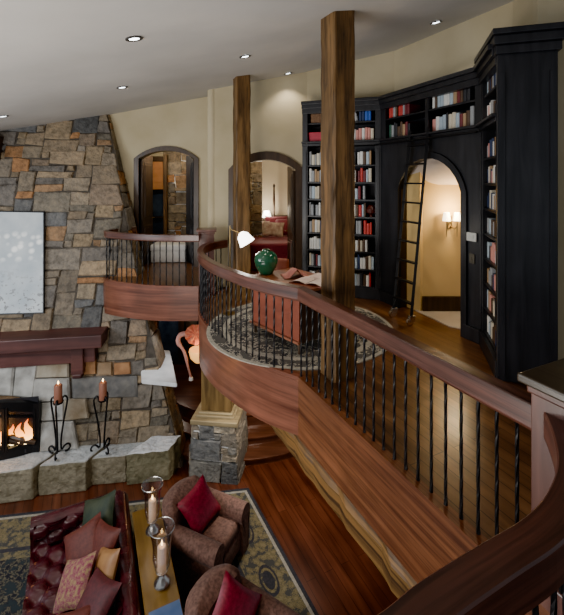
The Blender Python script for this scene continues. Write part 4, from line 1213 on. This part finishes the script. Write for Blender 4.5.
# desk chair
root = thing('office_chair', 'brown desk chair partly hidden behind the green jar', 'chair', on_desk(-.40, .80, 0), d_ang + .6)
bm = B(); box(bm, (0, 0, .46), (.5, .5, .1), bev=.035, seg=3); obj('seat', bm, M['archwood'], root, True)
bm = B(); box(bm, (0, -.24, .68), (.48, .08, .4), bev=.035, seg=3); obj('backrest', bm, M['deskfront'], root, True)
for k in range(4):
    a = k * PI / 2 + .78; bm = B(); tube(bm, [(.22 * math.cos(a) * 1.1, .22 * math.sin(a) * 1.1, 0), (.2 * math.cos(a), .2 * math.sin(a), .42)], [.016, .022], 8); obj('leg', bm, M['archwood'], root)
# floor lamp
lp = Vector((-.80, 6.15, UF))
root = thing('floor_lamp', 'slim brass reading lamp with glowing white shade behind curved railing', 'lamp', lp)
obj('base', lathe(B(), [(0, 0), (.11, 0), (.11, .015), (.03, .03), (0, .03)]), M['brass'], root, True)
bm = B(); tube(bm, [(0, 0, .02), (0, 0, 1.36)], .010, 8); obj('pole', bm, M['brass'], root)
bm = B(); tube(bm, catmull([(0, 0, 1.34), (.03, -.02, 1.30), (.10, -.03, 1.27), (.16, -.03, 1.23)], 4), .008, 8); obj('arm', bm, M['brass'], root, True)
bm = B(); lathe(bm, [(.04, .11), (.09, .06), (.125, -.08), (.115, -.08), (.08, .05), (.0, .10)], seg=20)
bmesh.ops.rotate(bm, cent=(0, 0, 0), matrix=Matrix.Rotation(-.55, 3, 'Y'), verts=bm.verts[:]); bmesh.ops.translate(bm, vec=(.23, -.03, 1.16), verts=bm.verts[:]); obj('lamp_shade', bm, M['lampglow'], root, True)

# ------------------------------------------------------------------ bedroom
root = thing('bed', 'crimson covered bed with dark posts seen through the bedroom arch', 'bed', (-.05, 9.2, UF))
bm = B(); box(bm, (0, .85, .42), (1.5, 1.9, .38), bev=.06, seg=3); box(bm, (0, .85, .20), (1.53, 1.92, .36), bev=.02); obj('bedspread', bm, M['bedred'], root, True)
bm = B(); box(bm, (.1, 1.84, .72), (1.5, .07, .75), bev=.02); obj('headboard', bm, M['archwood'], root)
for x in (-.17, .86):
    bm = B(); lathe(bm, [(0, 0), (.04, 0), (.04, .5), (.03, .55), (.045, .8), (.025, 1.2), (.035, 1.5), (.02, 1.85), (.035, 1.9), (0, 1.97)], (x if x > 0 else -.17, 1.80, 0), 12); obj('bed_post', bm, M['archwood'], root, True)
put_pillow('leftmost striped pillow on the crimson bed', (-.58, 10.35, UF + .80), (0, -1, .55), .05, .55, .42, .18, M['bedpillow'], 'pillows on the bed')
put_pillow('striped pillow in front, beside the crimson one on bed', (-.22, 10.2, UF + .80), (.1, -1, .55), -.1, .55, .42, .18, M['bedpillow'], 'pillows on the bed')
put_pillow('crimson pillow at the right of the bed', (.12, 10.4, UF + .84), (-.1, -1, .5), .08, .6, .48, .18, M['bedred'], 'pillows on the bed')
put_pillow('crimson pillow standing against the dark headboard', (-.15, 10.62, UF + .88), (0, -1, .3), 0, .62, .46, .16, M['bedred'], 'pillows on the bed')
root = thing('table_lamp', 'small glowing lamp beside the bed in the bedroom', 'lamp', (-.42, 10.9, UF + .72))
obj('base', lathe(B(), [(0, 0), (.07, 0), (.05, .03), (.03, .1), (.05, .2), (.015, .28), (.015, .36), (0, .36)], seg=16), M['brass'], root, True)
obj('lamp_shade', lathe(B(), [(.13, .32), (.08, .50), (.075, .50), (.12, .32)], seg=20), M['lampglow'], root, True)
root = thing('nightstand', 'dark nightstand under the small bedroom lamp', 'table', (-.42, 10.9, UF))
bm = B(); box(bm, (0, 0, .69), (.5, .4, .04), bev=.006); obj('top', bm, M['archwood'], root)
bm = B(); box(bm, (0, 0, .38), (.46, .36, .56), bev=.006); obj('cabinet', bm, M['archwood'], root)
bm = B(); box(bm, (0, -.185, .5), (.4, .02, .2), bev=.004); obj('drawer', bm, M['archwood'], root)
for x in (-.2, .2):
    for y in (-.15, .15): bm = B(); tube(bm, [(x, y, 0), (x, y, .12)], .02, 6); obj('leg', bm, M['archwood'], root)

# ------------------------------------------------------------------ lantern in the lower room
root = thing('pendant_lantern', 'amber glass bowl lantern with red pleated fan and rose wrapped arms', 'lantern', (-1.69, 8.0, 1.50))
obj('bowl', lathe(B(), [(0, -.17), (.09, -.15), (.17, -.06), (.20, .06), (.19, .10), (.18, .06), (.08, -.12), (0, -.14)], (.03, 0, .08), 24), M['amber'], root, True)
bm = B()
n = 20
for k in range(n):
    a0, a1 = 2 * PI * k / n, 2 * PI * (k + 1) / n; z = .03 if k % 2 else 0
    vs = [bm.verts.new((.0, -.2, .55)), bm.verts.new((.20 * math.cos(a0), -.2 - (.04 if k % 2 else 0), .55 + .20 * math.sin(a0))), bm.verts.new((.20 * math.cos(a1), -.2 - (0 if k % 2 else .04), .55 + .20 * math.sin(a1)))]
    bm.faces.new(vs)
obj('pleated_fan', bm, M['redpleat'], root)
bm = B(); tube(bm, catmull([(-.12, -.15, .55), (-.3, -.15, .52), (-.34, -.17, .38), (-.22, -.18, .2), (-.14, -.2, -.1), (-.08, -.22, -.28)], 4), [.05] * 5 + [.045] * 5 + [.03] * 5 + [.022] * 6, 8); obj('wrapped_arm', bm, M['pinkcloth'], root, True)
bm = lathe(B(), [(0, -.34), (.045, -.33), (.04, -.28), (0, -.27)], (-.08, -.22, 0), 12); obj('finial', bm, M['white'], root, True)
bm = B(); tube(bm, [(0, 0, .25), (0, 0, 1.1)], .012, 6); tube(bm, [(0, 0, .55), (0, -.2, .55)], .01, 6); obj('stem', bm, M['iron'], root)
# ------------------------------------------------------------------ living room furniture
# large rug
rq = [Vector((-.55, 6.55, 0)), Vector((.62, 4.28, 0)), Vector((1.2, 3.1, 0)), Vector((-3.2, 2.3, 0)), Vector((-5.6, 5.75, 0))]
A_, Bc, Cc, Dc = Vector((-.55, 6.56, 0)), Vector((1.22, 3.1, 0)), Vector((-3.0, 2.3, 0)), Vector((-5.4, 5.85, 0))
def bil(u, v): return A_.lerp(Bc, v).lerp(Dc.lerp(Cc, v), u)
root = thing('area_rug', 'large navy and olive oriental rug under the seating', 'rug', (0, 0, .002))
def ringquad(u0, v0, u1, v1, h):
    bm = B(); o_ = [bil(u0, v0), bil(1 - u0, v0), bil(1 - u0, 1 - v0), bil(u0, 1 - v0)]; i_ = [bil(u1, v1), bil(1 - u1, v1), bil(1 - u1, 1 - v1), bil(u1, 1 - v1)]
    a = [bm.verts.new(p + Vector((0, 0, h))) for p in o_]; b = [bm.verts.new(p + Vector((0, 0, h))) for p in i_]; c = [bm.verts.new(p) for p in o_]
    for k in range(4):
        bm.faces.new((a[k], a[(k + 1) % 4], b[(k + 1) % 4], b[k])); bm.faces.new((c[k], c[(k + 1) % 4], a[(k + 1) % 4], a[k]))
    return bm
def eu(m): return m / 4.6
def ev(m): return m / 3.9
for nm, m0, m1, h, mm in (('edge_binding', 0, .05, .010, 'rugline'), ('pale_band', .05, .09, .0105, 'rugpale'), ('border', .09, .62, .010, 'rugborder'), ('inner_band', .62, .68, .0105, 'rugline'), ('inner_border', .68, .80, .0105, 'rugborder')):
    obj(nm, ringquad(eu(m0), ev(m0), eu(m1), ev(m1), h), M[mm], root)
bm = B(); u, v = eu(.80), ev(.80); bm.faces.new([bm.verts.new(p + Vector((0, 0, .0105))) for p in (bil(u, v), bil(1 - u, v), bil(1 - u, 1 - v), bil(u, 1 - v))]); obj('field', bm, M['rugnavy'], root)
# medallions on the border
for t in (.22, .42, .62, .82):
    p = bil(eu(.36), t); bm = B(); lathe(bm, [(0, .004), (.09, .004), (.09, 0), (0, 0)], (0, 0, 0), 16)
    for f in bm.faces: pass
    lathe(bm, [(.12, 0), (.12, .003), (.15, .003), (.15, 0)], (0, 0, 0), 16)
    bmesh.ops.scale(bm, vec=(.75, 1.45, 1), verts=bm.verts[:]); o = obj('medallion', bm, M['rugline'], root); o.location = p + Vector((0, 0, .009)); o.rotation_euler = (0, 0, math.atan2(RV.y, RV.x) - PI / 2)

# chesterfield sofa, local x = facing, y = along the length towards the camera
TU = lambda a, b, p, q: None
def tuft(bm, nu, nv, P, N, su, sv, size_u, size_v, depth=.05):
    """padded grid with buttoned diamonds; P(u,v)->Vector N(u,v)->Vector"""
    def f(u, v):
        a, b = u * size_u / su, v * size_v / sv
        # diamond lattice distance: buttons at (i, j) with i+j even
        best = 9
        ia, ib = round(a), round(b)
        for i in (ia - 1, ia, ia + 1):
            for j in (ib - 1, ib, ib + 1):
                if (i + j) % 2 == 0: best = min(best, math.hypot(a - i, b - j))
        crease = min(abs(((a + b) / 2) - round((a + b) / 2)), abs(((a - b) / 2) - round((a - b) / 2))) * 2
        d = depth * (1 - math.exp(-(best / .42) ** 2)) * (.62 + .38 * min(1, crease * 2.5))
        return P(u, v) + N(u, v) * d
    return grid(bm, nu, nv, f)
f_ang = math.atan2(-.483, -1)
so = Vector((-2.25, 5.53, .012))
root = thing('chesterfield_sofa', 'tufted burgundy leather sofa piled with pillows, beside oak console', 'sofa', so, f_ang)
SL, SD = 2.3, 1.04
def roll_prof(w0, h, r, n=12):
    """upright panel with a rolled top, (x,z) outline"""
    pts = [(-w0, 0), (w0, 0), (w0, h - r)]
    for i in range(n + 1):
        a = -PI * .28 + (PI * 1.56) * i / n; pts.append((r * math.cos(a), h - r + r * math.sin(a)))
    pts.append((-w0, h - r)); return pts
bm = B(); prism(bm, roll_prof(.07, .74, .115), 0, SL, lambda x, y, z: Vector((x, z, y + .0))); obj('backrest', bm, M['leather'], root, True)
for k, y in enumerate((.0, SL)):
    bm = B(); prism(bm, roll_prof(.07, .74, .115), -.02, SD, lambda a, b, c, y=y: Vector((c, y + a, b))); ar = obj('arm', bm, M['leather'], root, True)
    bm = B(); sgn = 1 if k == 0 else -1
    tuft(bm, 40, 26, lambda u, v, y=y, sgn=sgn: Vector((.08 + u * (SD - .12), y + sgn * .07, .36 + v * .34)), lambda u, v, sgn=sgn: Vector((0, sgn, .25)), .17, .115, SD - .12, .34, .075)
    obj('tufted_panel', bm, M['leather'], ar, True)
bm = B(); tuft(bm, 90, 26, lambda u, v: Vector((.07, .08 + u * (SL - .16), .36 + v * .36)), lambda u, v: Vector((1, 0, .25)), .17, .115, SL - .16, .36, .075); obj('tufted_back', bm, M['leather'], root, True)
bm = B(); tuft(bm, 44, 100, lambda u, v: Vector((.10 + u * .92, .08 + v * (SL - .16), .38)), lambda u, v: Vector((0, 0, 1)), .16, .15, .92, SL - .16, .07)
box(bm, (.54, SL / 2, .235), (.92, SL - .1, .30), bev=.02); obj('seat', bm, M['leather'], root, True)
for x in (.06, .85):
    for y in (.02, SL - .02): bm = lathe(B(), [(0, 0), (.025, 0), (.035, .06), (.03, .08), (0, .08)], (x, y, 0), 12); obj('foot', bm, M['archwood'], root)
def on_sofa(x, y, z):
    c, s = math.cos(f_ang), math.sin(f_ang); return Vector((so.x + x * c - y * s, so.y + x * s + y * c, z))
fx = Vector((math.cos(f_ang), math.sin(f_ang), 0)); fy = Vector((-fx.y, fx.x, 0))
G = 'pillows on the leather sofa'
def sp(label, x, y, z, n, roll, w, h, t, m): put_pillow(label, on_sofa(x, y, z), fx * n[0] + fy * n[1] + Vector((0, 0, n[2])), roll, w, h, t, m, G)
sp('dark green velvet pillow at the far corner of the leather sofa', .27, .34, .72, (.75, .5, .6), .55, .52, .52, .18, M['greenvelvet'])
sp('brick red velvet pillow next to the dark green pillow', .43, .62, .66, (.6, .55, .75), .75, .50, .50, .17, M['brick'])
sp('plain rust pillow leaning behind the rose paisley pillow', .24, .78, .72, (.8, .35, .55), .2, .46, .46, .16, M['brick'])
sp('rose and gold paisley pillow in the middle of the sofa', .52, 1.02, .64, (.75, .25, .75), .7, .46, .46, .16, M['rosepais'])
sp('gold silk pillow between paisley pillow and sofa back', .22, 1.12, .72, (.85, .2, .5), .5, .42, .42, .15, M['goldsilk'])
sp('burgundy velvet pillow nearest on the sofa', .33, 1.42, .68, (.7, .2, .75), .3, .50, .50, .17, M['burgundy'])
sp('brick red pillow partly under the burgundy pillow at bottom', .56, 1.56, .60, (.4, .3, .9), .6, .46, .46, .16, M['brick'])

# console table behind the sofa
c_ang = math.atan2(RV.y, RV.x) + PI / 2
ctl = Vector((-1.96, 5.22, 0)); cw_, cl_ = .35, 1.7
root = thing('console_table', 'honey oak console table behind the leather sofa', 'table', ctl, c_ang)
# local x = across (towards library), y = away; top extends toward -y
bm = B(); box(bm, (cw_ / 2, -cl_ / 2, .70), (cw_, cl_, .045), bev=.008); obj('tabletop', bm, M['console'], root)
bm = B(); box(bm, (cw_ / 2, -cl_ / 2, .62), (cw_ - .08, cl_ - .1, .12), bev=.004); obj('apron', bm, M['console'], root)
for x in (.045, cw_ - .045):
    for y in (-.06, -cl_ + .06): bm = B(); box(bm, (x, y, .285 + .055), (.05, .05, .66), bev=.005); obj('leg', bm, M['console'], root)
def on_console(x, y):
    c, s = math.cos(c_ang), math.sin(c_ang); return Vector((ctl.x + x * c - y * s, ctl.y + x * s + y * c, .7235))
def hurricane(label, clabel, p, sc):
    root = thing('hurricane_lamp', label, 'candle holder', p, 0, 'hurricane candle holders on the console')
    obj('base', lathe(B(), [(r * sc, z * sc) for r, z in [(0, 0), (.075, 0), (.085, .02), (.075, .05), (.04, .085), (.03, .11), (.05, .135), (.062, .15), (.0, .15)]], seg=28), M['silver'], root, True)
    obj('glass_chimney', lathe(B(), [(r * sc, z * sc) for r, z in [(.055, .15), (.08, .2), (.095, .3), (.092, .4), (.105, .5), (.13, .60), (.127, .60), (.102, .5), (.089, .4), (.092, .3), (.077, .2), (.05, .155)]], seg=28), M['glass'], root, True)
    bm = lathe(B(), [(.1295 * sc, .592 * sc), (.133 * sc, .598 * sc), (.1295 * sc, .604 * sc), (.126 * sc, .598 * sc), (.1295 * sc, .592 * sc)], seg=28); obj('rim', bm, M['silver'], root, True)
    c = thing('candle', clabel, 'candle', p + Vector((0, 0, .152 * sc)), 0, 'ivory candles in hurricane holders')
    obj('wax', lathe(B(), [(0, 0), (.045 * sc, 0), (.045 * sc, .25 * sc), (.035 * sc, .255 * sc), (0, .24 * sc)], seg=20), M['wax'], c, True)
    obj('flame', lathe(B(), [(0, .25 * sc), (.012, .27 * sc), (.008, .295 * sc), (0, .32 * sc)], seg=10), M['flame'], c, True)
hurricane('silver based hurricane candle holder at the far end of the console', 'lit ivory candle in the far hurricane holder', on_console(.20, -.42), .98)
hurricane('silver based hurricane candle holder nearer along the console', 'lit ivory candle in the nearer hurricane holder', on_console(.20, -1.13), 1.02)
r = thing('hardback_book', 'blue hardback book lying on the near end of the console', 'book', on_console(.18, -1.53), c_ang)
bm = B(); box(bm, (0, 0, .005), (.30, .24, .008)); box(bm, (0, 0, .045), (.30, .24, .008)); box(bm, (-.148, 0, .025), (.008, .24, .04)); obj('cover', bm, M['bluecover'], r)
bm = B(); box(bm, (.0, 0, .025), (.28, .22, .034)); obj('pages', bm, M['pages'], r)

# armchairs
def armchair(label, loc, ang):
    root = thing('club_armchair', label, 'armchair', loc, ang, 'tweed armchairs')
    W, D = .88, .90
    bm = B(); box(bm, (.0, 0, .20), (D - .1, W - .16, .28), bev=.04, seg=3); obj('base', bm, M['tweed'], root, True)
    bm = B(); box(bm, (.06, 0, .40), (D - .22, W - .36, .17), bev=.06, seg=4); obj('seat_cushion', bm, M['tweed'], root, True)
    for s in (-1, 1):
        bm = B()
        prism(bm, roll_prof(.085, .64, .125, 14), -.34, .44, lambda a, b, c, s=s: Vector((c, s * (W / 2 - .10) + a, b + .02 - .03 * (c > .3))))
        bmesh.ops.bevel(bm, geom=[e for e in bm.edges if e.calc_face_angle(0) > 1.2], offset=.025, segments=2, affect='EDGES')
        obj('arm', bm, M['tweed'], root, True)
    bm = B()
    def bk(u, v):
        th = u * 2 * PI; z = .1 + .74 * v; wid = (W / 2 - .06) * (1 - .16 * v ** 5); tk = .12 * (1 + .25 * v) * (1 if v < .93 else .75)
        ex = 2 / 3.2
        cx = math.copysign(abs(math.cos(th)) ** ex, math.cos(th)); sy = math.copysign(abs(math.sin(th)) ** ex, math.sin(th))
        curve_ = .10 * (abs(sy) ** 2.2)
        if v >= .999: cx *= .3; sy *= .85; z += .02
        return Vector((-.33 - .09 * v + cx * tk + curve_, sy * wid, z))
    grid(bm, 40, 14, bk, True); bm.verts.ensure_lookup_table()
    top = [v for v in bm.verts if v.co.z > .855]
    bmesh.ops.remove_doubles(bm, verts=bm.verts[:], dist=1e-5)
    es = [e for e in bm.edges if e.is_boundary]; bmesh.ops.holes_fill(bm, edges=es, sides=0)
    obj('backrest', bm, M['tweed'], root, True)
    for x in (-.32, .36):
        for y in (-.32, .32): bm = lathe(B(), [(0, 0), (.02, 0), (.03, .08), (0, .08)], (x, y, 0), 10); obj('foot', bm, M['archwood'], root)
    return root
f1 = math.atan2(-.38, .92)
c1p = Vector((-1.03, 5.30, .013)); armchair('rose-brown tweed armchair nearest the stone pedestal', c1p, f1)
f2 = math.atan2(-.5, .85)
c2p = Vector((-.42, 3.96, .013)); armchair('rose-brown tweed armchair at the bottom of the view, nearest the camera', c2p, f2)
for c, a, lab, rl in ((c1p, f1, 'crimson silk pillow on the armchair nearest the pedestal', .25), (c2p, f2, 'crimson silk pillow on the armchair at the bottom', .7)):
    d = Vector((math.cos(a), math.sin(a), 0))
    put_pillow(lab, c + d * -.07 + Vector((0, 0, .70)), d + Vector((-.1, -.35, .75)), rl, .50, .50, .18, M['redsilk'], 'crimson pillows on the armchairs')

# ------------------------------------------------------------------ light
w = bpy.data.worlds.new('world'); bpy.context.scene.world = w; w.use_nodes = True
w.node_tree.nodes['Background'].inputs['Color'].default_value = (.85, .92, 1, 1); w.node_tree.nodes['Background'].inputs['Strength'].default_value = .5
def light(kind, loc, power, col=(1, 1, 1), size=.1, target=None, spot=None, sy=None):
    l = bpy.data.lights.new(kind.lower() + '_light', kind); l.energy = power; l.color = col
    if kind == 'AREA':
        l.size = size
        if sy: l.shape = 'RECTANGLE'; l.size_y = sy
    else: l.shadow_soft_size = size
    if kind == 'SPOT': l.spot_size = spot or 1.4; l.spot_blend = .6
    o = bpy.data.objects.new(l.name, l); C.objects.link(o); o.location = loc
    if target is not None: o.rotation_euler = (Vector(target) - Vector(loc)).to_track_quat('-Z', 'Y').to_euler()
    return o
WARM = (1, .82, .6)
for p in dl_pos: light('SPOT', p - Vector((0, 0, .04)), 45, (1, .9, .76), .05, (p.x, p.y, 0), 1.9)
light('AREA', (-6.2, 2.6, 4.6), 330, (.9, .95, 1), 3.0, (-1.5, 6.0, 2.2), sy=2.4)      # added key and fill light, out of view at left
light('AREA', (-2.6, 1.2, 3.2), 240, (1, .95, .88), 2.5, (-1.5, 5.5, 7.4))  # added uplight, out of view, to brighten the ceiling
light('POINT', (2.62, 6.05, UF + 1.62), 34, (1, .75, .42), .05)
light('POINT', (3.2, 5.75, UF + 1.9), 8, (1, .78, .5), .1)
light('POINT', (-.42, 10.75, UF + 1.25), 22, (1, .86, .66), .08)
light('POINT', (-.2, 9.2, UF + 2.78), 34, (1, .88, .7), .15)
light('POINT', (-2.62, 8.95, BF + 2.62), 46, (1, .88, .7), .15)  # added lamp hidden above the door arch to brighten the bench
light('POINT', (-.55, 6.1, UF + 1.05), 7, (1, .93, .82), .05)
light('POINT', (-1.62, 7.7, 1.85), 3, (1, .6, .25), .01)
light('POINT', (-4.7, 6.4, .95), 9, (1, .5, .18), .1)
light('SPOT', (-.2, 6.3, 2.55), 240, (1, .88, .76), .08, (-.1, 6.5, 0), 1.7)  # added spot under the upper floor to brighten floorboards and steps
light('SPOT', (-2.2, 7.6, 2.5), 26, (.92, .96, 1), .06, (-2.25, 7.5, 1.5), 1.3)
light('SPOT', (1.2, 5.2, 6.1), 60, (1, .88, .7), .06, (1.4, 5.6, 3.0), 1.6)
light('POINT', (-2.9, 9.2, 2.2), 16, (1, .85, .7), .05)  # added lamp to lift the dark glazed door below the balcony
light('POINT', (-1.5, 10.6, 1.9), 8, (1, .75, .5), .1)
for px_ in (on_console(.20, -.42), on_console(.20, -1.13)): light('POINT', px_ + Vector((0, 0, .436)), .8, (1, .6, .3), .008)

sc = bpy.context.scene
sc.view_settings.view_transform = 'AgX'
try: sc.view_settings.look = 'AgX - Punchy'
except Exception: pass
sc.view_settings.exposure = .35
sc.cycles.use_denoising = True
